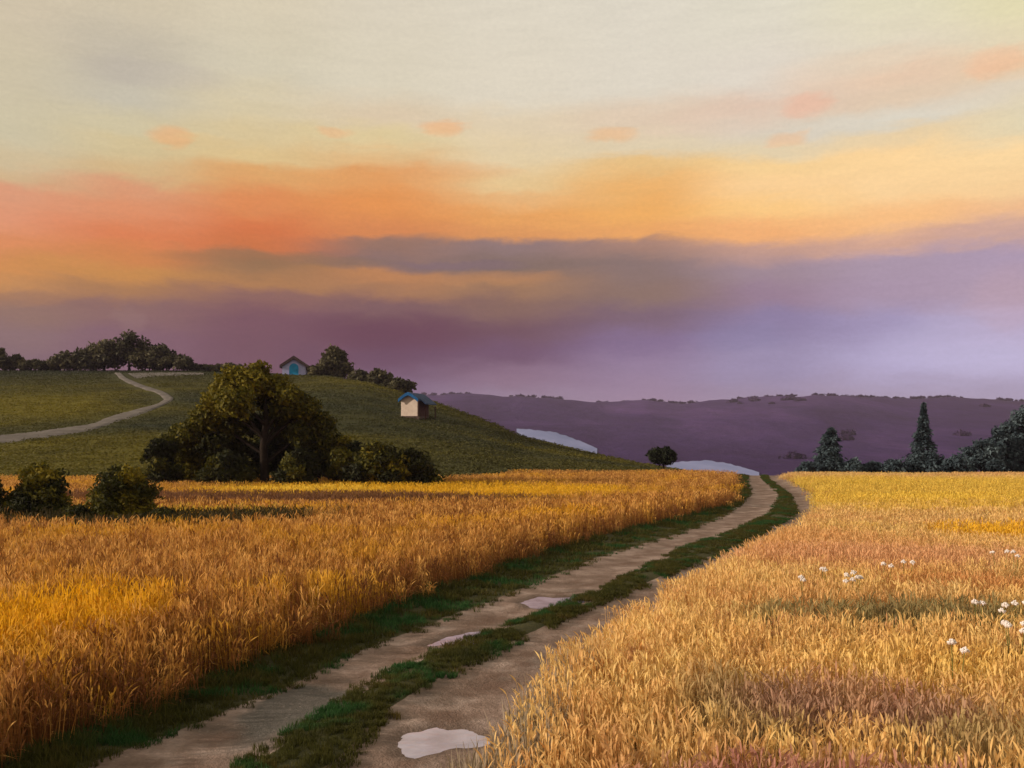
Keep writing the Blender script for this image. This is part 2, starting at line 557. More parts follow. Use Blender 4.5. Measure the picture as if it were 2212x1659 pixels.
# footpath winding over the hill
m_path, t = material('pale path', 0.95, 0.1)
t.put(t.b.inputs['Base Color'], t.ramp(t.noise(t.pos, 0.6, 5, 0.65), [(0.3, (0.10, 0.088, 0.082, 1)), (0.7, (0.19, 0.165, 0.155, 1))]))
bump(t, t.noise(t.pos, 3, 3, 0.6), 0.5, 0.1)


def strip_on_hill(name, upper, lower, mat, lift):
    """a strip between two outlines read in the 2212-wide view, laid on the hill"""
    n = 70
    def res(tab):
        tab = np.array(tab, float)
        d = np.concatenate([[0], np.cumsum(np.hypot(*np.diff(tab, axis=0).T))])
        s = np.linspace(0, d[-1], n)
        return np.stack([np.interp(s, d, tab[:, 0]), np.interp(s, d, tab[:, 1])], 1)
    a, b = res(upper), res(lower)
    vs = []
    K = 7
    for i in range(n):
        for k in range(K):
            f = k / (K - 1)
            jit = 4.0 * mn.noise(Vector((i * 0.55, 3.0 * (k == 0) + 9.0 * (k == K - 1), 1))) if k in (0, K - 1) else 0
            p = a[i] * (1 - f) + b[i] * f
            q = on_hill(p[0], p[1] + jit)
            zz = float(hill_z(q.x, q.y)) + (lift if 0 < k < K - 1 else -0.03)
            vs.append((q.x, q.y, zz))
    fs = [(i * K + k, i * K + k + 1, (i + 1) * K + k + 1, (i + 1) * K + k) for i in range(n - 1) for k in range(K - 1)]
    o = mesh_obj(name, vs, fs, mat, smooth_shade=True)
    props(o, 'structure')
    return o


strip_on_hill('path',
              [(-60, 946), (0, 940), (60, 934), (130, 925), (200, 916), (235, 900), (290, 885), (338, 874), (356, 862), (338, 850), (294, 836), (258, 818), (246, 806)],
              [(-60, 962), (0, 958), (60, 952), (140, 940), (205, 929), (245, 914), (300, 898), (350, 878), (378, 862), (358, 847), (310, 832), (276, 818), (262, 806)],
              m_path, 0.12)
strip_on_hill('path', [(272, 806), (330, 805), (390, 805), (440, 806)], [(292, 818), (340, 813), (390, 811), (440, 810)], m_path, 0.14)

# --- the far purple hills and the valley water
FR = [(-900, 860), (600, 856), (940, 852), (1010, 850), (1080, 856), (1150, 857), (1240, 864), (1320, 871), (1400, 864), (1470, 871), (1560, 864),
      (1650, 858), (1760, 853), (1850, 857), (1960, 861), (2050, 857), (2212, 866), (3200, 850)]


def far_z(X, Y):
    X = np.asarray(X, float); Y = np.asarray(Y, float)
    px = (CX + F * X / Y) / P(1.0)
    yr = P(np.interp(px, [a for a, b in FR], [b for a, b in FR]))
    t = np.clip((Y - 420) / (1800 - 420), 0, 1)
    foot = 486.0
    py = foot + (yr - foot) * (1 - (1 - t) ** 1.5)
    z = H - (py - HY) / F * np.minimum(Y, 1800)
    z = z + 2.5 * np.sin(X * 0.012 + 1) * np.sin(Y * 0.008) * smooth(0.2, 0.6, t) * smooth(1, 0.8, t)
    z = z - 0.08 * np.maximum(Y - 1800, 0)
    return z


m_far, t = material('purple hazed slopes', 0.95, 0.05)
n1 = t.noise(t.pos, 0.006, 5, 0.6, 0.5, (1, 0.35, 1))
n2 = t.noise(t.pos, 0.05, 5, 0.65, 0, (1, 0.5, 1))
fc = t.ramp(n1, [(0.3, (0.030, 0.013, 0.060, 1)), (0.5, (0.044, 0.022, 0.098, 1)), (0.7, (0.085, 0.043, 0.150, 1))])  # distance haze is part of this purple base colour
fc = t.mix(1.0, fc, t.ramp(n2, [(0.3, V4(0.8)), (0.7, V4(1.2))]), 'MULTIPLY')
t.put(t.b.inputs['Base Color'], fc)
bump(t, n2, 0.6, 6)
uu = np.linspace(-0.95, 0.95, 300)
yy = np.concatenate([np.linspace(420, 1800, 70), np.linspace(1830, 2600, 12)])
UU, YY = np.meshgrid(uu, yy)
XX = UU * YY
ZZ = far_z(XX, YY)
ridge_n = np.array([mn.fractal(Vector((float(x) * 0.03, 0.5, 0)), 1.0, 2.0, 4) for x in XX[69]])
ZZ += np.exp(-((YY - 1800) / 60) ** 2) * ridge_n[None, :] * 3.0
v = np.stack([XX.ravel(), YY.ravel(), ZZ.ravel()], 1)
i = np.arange(len(yy) - 1)[:, None] * 300 + np.arange(299)[None, :]
f = np.stack([i, i + 1, i + 301, i + 300], -1).reshape(-1, 4)
far = mesh_obj('distant_hills', v, f, m_far, smooth_shade=True)
props(far, 'structure')

m_riv, t = material('still water', 0.5, 0.12)
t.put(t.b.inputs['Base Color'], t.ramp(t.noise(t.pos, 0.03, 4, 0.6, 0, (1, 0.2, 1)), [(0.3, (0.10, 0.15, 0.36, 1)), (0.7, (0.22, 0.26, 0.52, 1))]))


def river(upper, lower):
    n = 40; K = 5
    def res(tab):
        tab = np.array(tab, float)
        s = np.linspace(tab[0, 0], tab[-1, 0], n)
        return np.stack([s, np.interp(s, tab[:, 0], tab[:, 1])], 1)
    a, b = res(upper), res(lower)
    vs = []
    Ys = np.linspace(425, 1795, 2500)
    for i in range(n):
        for k in range(K):
            f = k / (K - 1)
            p = a[i] * (1 - f) + b[i] * f
            if 0 < i < n - 1: p[1] += 2.4 * mn.noise(Vector((i * 0.4, k * 0.5, 2)))
            X = (P(p[0]) - CX) / F * Ys
            z = far_z(X, Ys)
            row = HY + F * (H - z) / Ys
            q = int(np.argmax(row <= P(p[1])))
            vs.append((X[q], Ys[q], z[q] + 0.5))
    fs = [(i * K + k, i * K + k + 1, (i + 1) * K + k + 1, (i + 1) * K + k) for i in range(n - 1) for k in range(K - 1)]
    o = mesh_obj('river', vs, fs, m_riv, smooth_shade=True)
    props(o, 'structure')


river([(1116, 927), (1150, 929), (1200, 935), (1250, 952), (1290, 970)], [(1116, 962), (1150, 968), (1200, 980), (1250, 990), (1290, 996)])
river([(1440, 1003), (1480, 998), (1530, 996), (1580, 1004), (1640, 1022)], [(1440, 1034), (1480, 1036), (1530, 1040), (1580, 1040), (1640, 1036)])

# ------------------------------------------------------------------ foliage
def leaf_mat(name, stops, sat=1.0):
    m, t = material(name, 0.7, 0.15)
    a = attr(t, 'tone')
    c = t.ramp(a, stops)
    t.put(t.b.inputs['Base Color'], c)
    # a little light passes through the leaves
    tr = t.node('ShaderNodeBsdfTranslucent')
    t.put(tr.inputs[0], c)
    mx = t.node('ShaderNodeMixShader')
    mx.inputs[0].default_value = 0.25
    out = [n for n in t.n if n.type == 'OUTPUT_MATERIAL'][0]
    t.l.new(t.b.outputs[0], mx.inputs[1]); t.l.new(tr.outputs[0], mx.inputs[2])
    t.l.new(mx.outputs[0], out.inputs[0])
    return m


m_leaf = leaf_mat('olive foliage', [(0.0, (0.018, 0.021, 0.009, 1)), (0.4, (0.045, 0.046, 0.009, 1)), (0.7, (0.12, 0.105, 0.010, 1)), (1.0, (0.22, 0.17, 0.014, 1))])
m_leaf2 = leaf_mat('grey green foliage', [(0.0, (0.050, 0.048, 0.028, 1)), (0.5, (0.095, 0.086, 0.045, 1)), (1.0, (0.17, 0.145, 0.065, 1))])
m_leaf3 = leaf_mat('dark needle foliage', [(0.0, (0.030, 0.044, 0.056, 1)), (0.5, (0.062, 0.090, 0.108, 1)), (1.0, (0.11, 0.15, 0.17, 1))])
m_leaf4 = leaf_mat('dark round foliage', [(0.0, (0.008, 0.012, 0.007, 1)), (1.0, (0.045, 0.055, 0.025, 1))])
m_bark, t = material('bark', 0.95, 0.1)
t.put(t.b.inputs['Base Color'], t.ramp(t.noise(t.pos, 5, 4, 0.6), [(0.3, (0.010, 0.007, 0.005, 1)), (0.7, (0.026, 0.018, 0.013, 1))]))


def tube(verts, faces, pts, rad, seg=7):
    base = len(verts)
    for i, p in enumerate(pts):
        p = Vector(p)
        d = (Vector(pts[min(i + 1, len(pts) - 1)]) - Vector(pts[max(i - 1, 0)])).normalized()
        a = d.orthogonal().normalized(); b = d.cross(a)
        for k in range(seg):
            an = 2 * PI * k / seg
            verts.append(tuple(p + (a * math.cos(an) + b * math.sin(an)) * rad[i]))
    for i in range(len(pts) - 1):
        for k in range(seg):
            k2 = (k + 1) % seg
            faces.append((base + i * seg + k, base + i * seg + k2, base + (i + 1) * seg + k2, base + (i + 1) * seg + k))
    faces.append(tuple(base + (len(pts) - 1) * seg + k for k in range(seg)))


def leaf_cloud(blobs, n, size, rg):
    """n small leaves through blobs (x, y, z, rx, ry, rz, tone); returns vertices, faces, tone"""
    B = np.array(blobs, float)
    vol = (B[:, 3] * B[:, 4] * B[:, 5]) ** 0.7
    k = rg.choice(len(B), n, p=vol / vol.sum())
    d = rg.normal(size=(n, 3)); d /= np.linalg.norm(d, axis=1)[:, None]
    r = rg.random(n) ** 0.42
    # uneven surface: low frequency lumps by direction
    lump = 1 + 0.16 * np.sin(d[:, 0] * 5 + k * 1.7) * np.sin(d[:, 1] * 4 + k) + 0.14 * np.sin(d[:, 2] * 7 + d[:, 0] * 6 + k * 2.3) + rg.normal(size=n) * 0.05
    c = B[k, :3] + d * (r * lump)[:, None] * B[k, 3:6]
    nrm = d * 0.6 + rg.normal(size=(n, 3)) * 0.6
    nrm /= np.linalg.norm(nrm, axis=1)[:, None]
    a = np.cross(nrm, rg.normal(size=(n, 3))); a /= np.linalg.norm(a, axis=1)[:, None]
    b = np.cross(nrm, a)
    s = size * (0.55 + 0.9 * rg.random(n))
    a *= s[:, None]; b *= (s * 0.55)[:, None]
    v = np.stack([c - a, c + b * 0.9 - a * 0.1, c + a, c - b * 0.9 + a * 0.1], 1).reshape(-1, 3)
    f = np.arange(4 * n).reshape(n, 4)
    tone = np.clip(B[k, 6] + rg.normal(size=n) * 0.13, 0, 1)
    return v, f, np.repeat(tone, 4)


def crown_blobs(rx, ry, z0, z1, nb, rg, shape='dome', tone=0.4):
    """lumps filling a crown rx by ry wide from z0 to z1"""
    out = []
    hh = z1 - z0
    for i in range(nb):
        u = (i + rg.random()) / nb
        if shape == 'dome':
            w = math.sqrt(max(0.06, 1 - (u * 0.99) ** 1.9))
        elif shape == 'round':
            w = math.sqrt(max(0.08, 1 - (2 * u - 1) ** 2))
        else:
            w = max(0.12, 1 - u)
        an = i * 2.399 + rg.random() * 0.6
        q = rg.random() ** 0.4 * 0.82 * w
        br = (0.30 + 0.16 * rg.random()) * min(rx, hh) * (0.75 + 0.35 * w)
        br = min(br, hh * 0.33)
        z = z0 + br * 0.7 + u * (hh - br * 1.5)
        out.append((math.cos(an) * q * rx, math.sin(an) * q * ry, z, br * (1.0 + 0.3 * rg.random()) * max(1, rx / hh * 0.75), br * 1.1, br * (0.75 + 0.2 * rg.random()),
                    np.clip(tone + (u - 0.45) * 0.0 + rg.normal() * 0.22, 0.02, 0.98)))
    return out


def place(px, base_py, Y=None, hill=False):
    if hill:
        p = on_hill(px, base_py)
        return p
    X = (P(px) - CX) / F * Y
    return Vector((X, Y, float(ground_z(X, Y))))


def tree(name, loc, w, h, z0, label, category, group, mat, seed, n, leaf, nb=14, shape='dome', trunk_r=None, tone=0.4, limbs=5, depth=None, lean=0.0):
    """trunk with limbs and a leafy crown; w crown width, h height, z0 height at which the crown begins"""
    rg = np.random.default_rng(seed)
    root = empty(name, loc, label, category, group)
    d = depth or w * 0.85
    tr = trunk_r or h * 0.028
    bl = crown_blobs(w / 2 * 1.08, d / 2 * 1.0, z0, h * 0.99, nb, rg, shape, tone)
    if lean:
        bl = [(b[0] + lean * b[2], *b[1:]) for b in bl]
    v, f, tn = leaf_cloud(bl, n, leaf, rg)
    mesh_obj('crown', v, f, mat, root, attrs={'tone': tn})
    tv, tf = [], []
    top = z0 + (h - z0) * 0.6
    pts = [(0, 0, -0.25), (0.02 * h * (rg.random() - .5), 0, h * 0.12), (0.05 * h * (rg.random() - .5), 0.03 * h * (rg.random() - .5), (h * 0.12 + top) / 2), (lean * top, 0, top)]
    tube(tv, tf, pts, [tr * 1.5, tr, tr * 0.75, tr * 0.25])
    order = rg.permutation(len(bl))[:limbs]
    for i in order:
        b = bl[i]
        s = pts[2] if b[2] > pts[2][2] else pts[1]
        mid = ((s[0] + b[0]) / 2, (s[1] + b[1]) / 2, (s[2] + b[2]) / 2 - 0.03 * h)
        tube(tv, tf, [s, mid, (b[0], b[1], b[2])], [tr * 0.5, tr * 0.35, tr * 0.1], 5)
    mesh_obj('trunk', tv, tf, m_bark, root, smooth_shade=True)
    return root


def bush_from_px(name, x0, x1, ytop, ybase, Y, label, category, group, mat, seed, n, leaf, hill=False, base_loc=None, sink=0.0, **kw):
    """a bush or tree given by its box in the 2212-wide view"""
    xc = (x0 + x1) / 2
    loc = base_loc or place(xc, ybase, Y, hill)
    if Y is not None and not hill and base_loc is None:
        pass
    Yd = loc.y
    w = P(x1 - x0) / F * Yd
    ztop = H - (P(ytop) - HY) / F * Yd
    h = ztop - loc.z
    z0 = kw.pop('z0', 0.06)
    return tree(name, loc, w, h, z0 * h, label, category, group, mat, seed, n, leaf, **kw)


def hz(px, Y):
    """a point on the hill above picture column px at distance Y"""
    X = (P(px) - CX) / F * Y
    return Vector((X, Y, float(hill_z(X, Y)) - 0.1))


# trees along the left end of the hill's crest
G = 'trees along the crest of the hill'
for i, (x0, x1, yt, Y, name, lab, tn) in enumerate([
        (-22, 18, 748, 208, 'bush', 'small dark bush cut by the left edge of the view on the hill crest', .3),
        (14, 52, 764, 209, 'bush', 'rounded low bush on the hill crest, second from the left edge', .3),
        (40, 106, 776, 207, 'bush', 'flat low bush in the dip of the hill crest', .25),
        (84, 134, 776, 208, 'bush', 'very low bush just left of the pointed dark shrub on the crest', .25),
        (110, 170, 758, 206, 'shrub', 'pointed dark shrub at the left foot of the tall crest trees', .3),
        (144, 224, 748, 205, 'tree', 'broad low tree at the left end of the tall crest clump', .35),
        (180, 272, 730, 207, 'tree', 'grey green tree left of the highest crown of the crest clump', .45),
        (238, 322, 711, 206, 'tree', 'tallest tree of the crest clump with a peaked crown', .35),
        (292, 378, 738, 205, 'tree', 'dark tree on the right shoulder of the tallest crest tree', .35),
        (326, 424, 764, 204, 'tree', 'wide low tree sloping down at the right end of the crest clump', .3),
        (402, 470, 787, 205, 'bush', 'tiny bush on the bare crest right of the tall clump', .3),
        (450, 540, 784, 205, 'bush', 'low bush on the crest above the largest tree', .35)]):
    loc = hz((x0 + x1) / 2, Y)
    bush_from_px(name, x0, x1, yt, 0, Y, lab, 'tree' if name == 'tree' else 'bush', G, m_leaf2, 100 + i,
                 2600 if name == 'tree' else 1500, 0.42, base_loc=loc, nb=12, tone=tn, z0=0.02, shape='dome')
# around the two huts
G = 'trees beside the huts'
for i, (x0, x1, yt, Y, name, lab, tn, n) in enumerate([
        (662, 722, 785, 196, 'bush', 'low bush touching the right wall of the lavender hut', .5, 1800),
        (686, 766, 746, 198, 'tree', 'tall round tree just right of the lavender hut', .4, 4200),
        (752, 806, 797, 190, 'bush', 'low bush between the tall round tree and the slope', .3, 1600),
        (790, 846, 794, 186, 'tree', 'middle-sized bushy tree halfway between the two huts', .4, 2200),
        (832, 892, 813, 182, 'tree', 'bushy tree right above the blue roofed hut', .4, 2200)]):
    bush_from_px(name, x0, x1, yt, 0, Y, lab, name, G, m_leaf2, 140 + i, n, 0.40, base_loc=hz((x0 + x1) / 2, Y), nb=13, tone=tn, z0=0.02,
                 shape='round' if name == 'tree' else 'dome')

# the large tree and thicket at the foot of the hill
def fz(px, Y):
    X = (P(px) - CX) / F * Y
    return Vector((X, Y, max(float(ground_z(X, Y)), float(hill_z(X, Y)) if Y > HY0 + 1 else -99)))


def big_tree():
    Y = 60.0
    loc = fz(574, Y)
    root = empty('tree', loc, 'largest tree, loose olive crown over a dark trunk, in the thicket', 'tree')
    rg = np.random.default_rng(200)
    k = Y / F * P(1.0)
    bl = []  # lump tones paint the light: paler on top, darker low and behind
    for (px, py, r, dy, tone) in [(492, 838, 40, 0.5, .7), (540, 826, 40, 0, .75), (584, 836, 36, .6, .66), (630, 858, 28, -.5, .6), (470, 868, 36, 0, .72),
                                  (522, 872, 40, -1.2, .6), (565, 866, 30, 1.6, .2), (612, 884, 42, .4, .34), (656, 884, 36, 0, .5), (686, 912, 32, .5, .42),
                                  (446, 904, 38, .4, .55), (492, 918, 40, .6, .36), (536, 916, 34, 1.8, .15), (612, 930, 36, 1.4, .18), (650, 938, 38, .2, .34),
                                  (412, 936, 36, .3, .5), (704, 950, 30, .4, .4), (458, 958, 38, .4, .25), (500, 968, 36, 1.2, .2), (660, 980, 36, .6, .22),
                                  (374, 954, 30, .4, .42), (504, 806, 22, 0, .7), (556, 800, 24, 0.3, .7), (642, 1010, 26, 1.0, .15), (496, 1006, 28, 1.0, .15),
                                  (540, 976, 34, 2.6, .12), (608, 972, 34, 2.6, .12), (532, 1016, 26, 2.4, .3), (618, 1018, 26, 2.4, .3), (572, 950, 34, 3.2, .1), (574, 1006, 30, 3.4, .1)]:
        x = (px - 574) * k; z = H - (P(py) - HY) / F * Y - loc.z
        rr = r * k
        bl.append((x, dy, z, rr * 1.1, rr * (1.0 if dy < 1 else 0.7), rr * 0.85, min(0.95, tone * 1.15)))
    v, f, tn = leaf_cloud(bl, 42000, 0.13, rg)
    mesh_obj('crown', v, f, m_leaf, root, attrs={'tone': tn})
    tv, tf = [], []
    tube(tv, tf, [(0, -.4, -.3), (0.03, -.4, 1.0), (-0.05, -.35, 2.6), (0.08, -.25, 4.2), (0.0, 0, 5.6)], [0.34, 0.26, 0.23, 0.17, 0.05], 9)
    for i in (0, 2, 3, 4, 7, 8, 10, 14, 5):
        b = bl[i]
        zs = min(max(b[2] - 2.2, 1.6), 4.0)
        tube(tv, tf, [(0, -.35, zs), (b[0] * .45, b[1] * .4 - .2, (zs + b[2]) / 2 - .1), (b[0], b[1], b[2])], [0.13, 0.09, 0.03], 6)
    mesh_obj('trunk', tv, tf, m_bark, root, smooth_shade=True)


big_tree()
G = 'thicket around the largest tree'
for i, (x0, x1, yt, Y, lab, tn, n) in enumerate([
        (306, 392, 940, 59, 'dark shrub at the left end of the thicket', .22, 6500),
        (352, 446, 905, 62, 'middling shrub second from the left of the thicket', .5, 7500),
        (398, 490, 890, 64, 'tall shrub leaning on the left side of the largest tree', .5, 8500),
        (440, 546, 968, 58.5, 'low dark shrub left of the bare trunk', .2, 7000),
        (600, 690, 968, 58.5, 'low dark shrub right of the bare trunk', .2, 7000),
        (640, 736, 880, 63, 'tall shrub on the right side of the largest tree', .58, 8500),
        (700, 792, 938, 60, 'rounded shrub in the right half of the thicket', .48, 7000),
        (752, 872, 944, 59, 'wide low shrub near the right end of the thicket', .45, 7000),
        (836, 946, 962, 60, 'lowest shrub ending the thicket on the right', .3, 6000)]):
    bush_from_px('shrub', x0, x1, yt, 0, Y, lab, 'shrub', G, m_leaf, 210 + i, n, 0.125, base_loc=fz((x0 + x1) / 2, Y), nb=16, tone=tn, z0=0.0, limbs=4)

# bushes at the near edge of the wheat
G = 'bushes at the near left edge of the field'
for i, (x0, x1, yt, Y, lab, tn, n) in enumerate([
        (-95, 8, 1006, 35.5, 'dark bush mostly cut off by the left edge of the view', .35, 12000),
        (16, 150, 996, 36, 'rounded dark bush between two bright gaps in the field edge', .56, 15000),
        (192, 332, 1002, 35, 'rounded dark bush with a bright gap on its left and shade-painted wheat on its right', .6, 15000)]):
    bush_from_px('bush', x0, x1, yt, 0, Y, lab, 'bush', G, m_leaf, 240 + i, n, 0.075, base_loc=fz((x0 + x1) / 2, Y), nb=20, tone=tn, z0=0.0, limbs=5)

for i, (x0, x1, yt, Y, lab) in enumerate([
        (-10, 70, 1086, 34.6, 'lowest dark shrub under the bright gap at the left edge'),
        (120, 220, 1088, 34.4, 'low dark shrub closing the bottom of the bright gap between the two rounded bushes'),
        (296, 392, 1094, 34.2, 'low dark shrub trailing right from the rounded bush into the wheat')]):
    bush_from_px('shrub', x0, x1, yt, 0, Y, lab, 'shrub', G, m_leaf, 250 + i, 6000, 0.06, base_loc=fz((x0 + x1) / 2, Y), nb=12, tone=.2, z0=0.0, limbs=3)

# lone tree on the tail of the hill
bush_from_px('tree', 1404, 1460, 962, 0, 92, 'small lone tree with a round dark crown beside the pale water', 'tree', None, m_leaf4, 260, 5200, 0.13,
             base_loc=Vector(((P(1432) - CX) / F * 92, 92, H - (P(1036) - HY) / F * 92)), nb=14, tone=.4, z0=0.40, shape='round', trunk_r=0.12)


# conifers and hedge behind the right field
def conifer(px, ytop, ybase, wpx, Y, label, seed, n, leaf, lean=0.0, bulge=1.0, group=None):
    rg = np.random.default_rng(seed)
    X = (P(px) - CX) / F * Y
    zb = H - (P(ybase) - HY) / F * Y
    h = H - (P(ytop) - HY) / F * Y - zb
    w = P(wpx) / F * Y / 2
    root = empty('conifer', (X, Y, zb), label, 'tree', group)
    u = rg.random(n) ** 1.5
    an = rg.random(n) * 2 * PI
    wave = 0.75 + 0.25 * np.sin(u * 34 + np.sin(an * 3 + u * 9) * 1.5) + 0.12 * np.sin(an * 5 + u * 20)
    prof = (1 - u) ** bulge * w * wave + 0.05 * w
    r = prof * rg.random(n) ** 0.45
    c = np.stack([np.cos(an) * r + lean * u * h, np.sin(an) * r, u * h * 0.985 - 0.10 * r], 1)
    out = np.stack([np.cos(an), np.sin(an), np.full(n, -0.35)], 1) + rg.normal(size=(n, 3)) * 0.35
    out /= np.linalg.norm(out, axis=1)[:, None]
    sd = np.cross(out, rg.normal(size=(n, 3))); sd /= np.linalg.norm(sd, axis=1)[:, None]
    s = leaf * (0.6 + 0.8 * rg.random(n))
    a = out * s[:, None]; b = sd * (s * 0.4)[:, None]
    v = np.stack([c - a, c + b, c + a, c - b], 1).reshape(-1, 3)
    tone = np.clip(0.4 + 0.25 * np.sin(u * 34) + rg.normal(size=n) * 0.16, 0, 1)
    mesh_obj('crown', v, np.arange(4 * n).reshape(n, 4), m_leaf3, root, attrs={'tone': np.repeat(tone, 4)})
    tv, tf = [], []
    tube(tv, tf, [(0, 0, -0.4), (lean * h * 0.4, 0, h * 0.4), (lean * h * 0.96, 0, h * 0.96)], [w * 0.09 + .05, w * 0.06 + .03, 0.02])
    mesh_obj('trunk', tv, tf, m_bark, root, smooth_shade=True)


conifer(1785, 922, 1030, 92, 100, 'shorter conifer with a blunt top leaning right behind the field', 301, 5000, 0.2, lean=0.10, bulge=0.62)
conifer(1992, 868, 1030, 110, 104, 'taller slender conifer with a thin spire behind the field', 302, 6000, 0.2, lean=0.02, bulge=1.35)
G = 'hedge bushes behind the right field'
for i, (x0, x1, yt, Y, nm, lab, n) in enumerate([
        (1722, 1768, 996, 97, 'bush', 'leftmost low hedge bush nearest the track', 1800),
        (1752, 1822, 968, 99, 'bush', 'hedge bush around the foot of the shorter conifer', 2600),
        (1814, 1868, 988, 98, 'bush', 'hedge bush just right of the shorter conifer', 2000),
        (1858, 1912, 994, 99, 'bush', 'lowest hedge bush midway between the two conifers', 1800),
        (1902, 1956, 990, 98, 'bush', 'hedge bush just left of the slender conifer', 1800),
        (1946, 2042, 972, 99, 'bush', 'wide hedge bush around the foot of the slender conifer', 2800),
        (2034, 2098, 980, 97, 'bush', 'hedge bush between the slender conifer and the big dark trees', 2200),
        (2078, 2160, 944, 100, 'tree', 'lower dark tree at the left of the big mass by the right edge', 4200),
        (2122, 2196, 910, 103, 'tree', 'dark tree stepping up towards the tallest at the right edge', 4600),
        (2158, 2262, 868, 106, 'tree', 'tallest dark tree cut by the right edge of the view', 7000)]):
    X = (P((x0 + x1) / 2) - CX) / F * Y
    loc = Vector((X, Y, float(ground_z(X, Y)) - 0.1))
    bush_from_px(nm, x0, x1, yt, 0, Y, lab, nm, G, m_leaf3, 320 + i, n, 0.2, base_loc=loc, nb=14, tone=.4, z0=0.0, shape='dome')

# ------------------------------------------------------------------ the huts
def plain(name, stops, scale=1.5, rough=0.85, stretch=None):
    m, t = material(name, rough, 0.2)
    t.put(t.b.inputs['Base Color'], t.ramp(t.noise(t.pos, scale, 5, 0.65, 0, stretch), [(0.3, (*stops[0], 1)), (0.7, (*stops[1], 1))]))
    bump(t, t.noise(t.pos, 6, 3, 0.6), 0.3, 0.03)
    return m


m_lav = plain('lavender plaster', ((0.32, 0.34, 0.60), (0.44, 0.46, 0.74)))
m_blue = plain('blue door paint', ((0.01, 0.20, 0.42), (0.02, 0.30, 0.60)))
m_brown = plain('brown roofing', ((0.04, 0.028, 0.030), (0.085, 0.056, 0.058)), 2)
m_white = plain('cream plaster', ((0.50, 0.40, 0.34), (0.66, 0.56, 0.49)))
m_broof = plain('blue roofing', ((0.025, 0.045, 0.11), (0.05, 0.085, 0.17)), 2)
m_bright = plain('bright blue fascia paint', ((0.008, 0.065, 0.20), (0.015, 0.12, 0.32)), 2)
m_dark = plain('dark boards and wall shade', ((0.035, 0.014, 0.012), (0.07, 0.03, 0.024)), 3)
m_stone = plain('dark stone', ((0.05, 0.03, 0.025), (0.10, 0.07, 0.06)), 3)


def box(vs, fs, x0, x1, y0, y1, z0, z1):
    b = len(vs)
    vs += [(x, y, z) for z in (z0, z1) for (x, y) in ((x0, y0), (x1, y0), (x1, y1), (x0, y1))]
    fs += [(b + 3, b + 2, b + 1, b), (b + 4, b + 5, b + 6, b + 7)] + [(b + k, b + (k + 1) % 4, b + 4 + (k + 1) % 4, b + 4 + k) for k in range(4)]


def prism(outline, y0, y1):
    """solid from an outline in the x-z plane"""
    n = len(outline)
    vs = [(x, y0, z) for x, z in outline] + [(x, y1, z) for x, z in outline]
    fs = [tuple(range(n)), tuple(range(2 * n - 1, n - 1, -1))] + [(k + n, (k + 1) % n + n, (k + 1) % n, k) for k in range(n)]
    return vs, fs


# lavender hut with an arched blue door, gable towards the viewer
Yh = 196.0
s = Yh / F                                     # metres per picture pixel at the hut
hx = (P(635) - CX) * s
zb = H - (P(811) - HY) * s
root = empty('hut', (hx, Yh, zb), 'lavender hut with a brown gable roof and blue arched door on the crest', 'hut')
root.rotation_euler.z = R(4)
hw, eh, ph = P(25) * s, P(19) * s, P(35) * s
v, f = prism([(-hw, -0.6), (hw, -0.6), (hw, eh), (0, ph), (-hw, eh)], 0, 4.6)
mesh_obj('wall', v, f, m_lav, root)
ov = 0.45
sl = (ph - eh) / hw
for sgn in (-1, 1):
    th = 0.58
    o_ = [(0, ph + 0.02), (sgn * (hw + ov), eh - sl * ov + 0.02), (sgn * (hw + ov), eh - sl * ov + th), (0, ph + th + 0.12)]
    if sgn > 0: o_ = o_[::-1]
    v, f = prism(o_, -0.5, 5.0)
    mesh_obj('roof_slope', v, f, m_brown, root)
dw, dh = P(10) * s, P(26) * s
arc = [(-dw, 0.02), (dw, 0.02)] + [(dw * math.cos(a), dh - dw + dw * math.sin(a)) for a in np.linspace(0, PI, 11)]
v, f = prism(arc, -0.07, 0.05)
dr = mesh_obj('door', v, f, m_blue, root)
fr = [(dw * 1.16 * math.cos(a), dh - dw + dw * 1.16 * math.sin(a)) for a in np.linspace(0, PI, 11)]
fi = [(dw * 1.01 * math.cos(a), dh - dw + dw * 1.01 * math.sin(a)) for a in np.linspace(PI, 0, 11)]
oc = [(dw * 1.16, 0.02)] + fr + [(-dw * 1.16, 0.02), (-dw * 1.01, 0.02)] + fi + [(dw * 1.01, 0.02)]
v, f = prism(oc, -0.11, 0.04)
mesh_obj('door_frame', v, f, m_lav, root)
v, f = [], []
box(v, f, dw * 0.55, dw * 0.7, -0.14, -0.075, dh * 0.42, dh * 0.48)
mesh_obj('handle', v, f, m_dark, dr)
v, f = [], []
box(v, f, -hw - .3, hw + .3, -0.5, 4.9, -0.9, -0.02)
mesh_obj('plinth', v, f, m_stone, root)

# cream hut with the blue roof
hp = on_hill(884, 903)
Yh = hp.y
s = Yh / F
hx = hp.x
zb = H - (P(897) - HY) * s
print('hut', Yh)
root = empty('hut', (hx, Yh, zb), 'cream hut with a curved blue roof and side wall darkened for shade lower on the slope', 'hut')
root.rotation_euler.z = R(-16)
hw, eh, ph = P(19) * s, P(33) * s, P(45) * s
dep = P(62) * s
v, f = prism([(-hw, -0.1), (hw, -0.1), (hw, eh), (hw * .5, eh + (ph - eh) * .52), (0, ph * 0.975), (-hw * .5, eh + (ph - eh) * .52), (-hw, eh)], 0, dep)
mesh_obj('wall', v, f, m_white, root)
v, f = [], []
box(v, f, hw + 0.004, hw + 0.14, 0.02, dep - 0.02, -0.1, eh - 0.03)
sw = mesh_obj('side_wall_shade', v, f, m_dark, root)  # dark skin over the cream wall paints its shaded side
prof = []
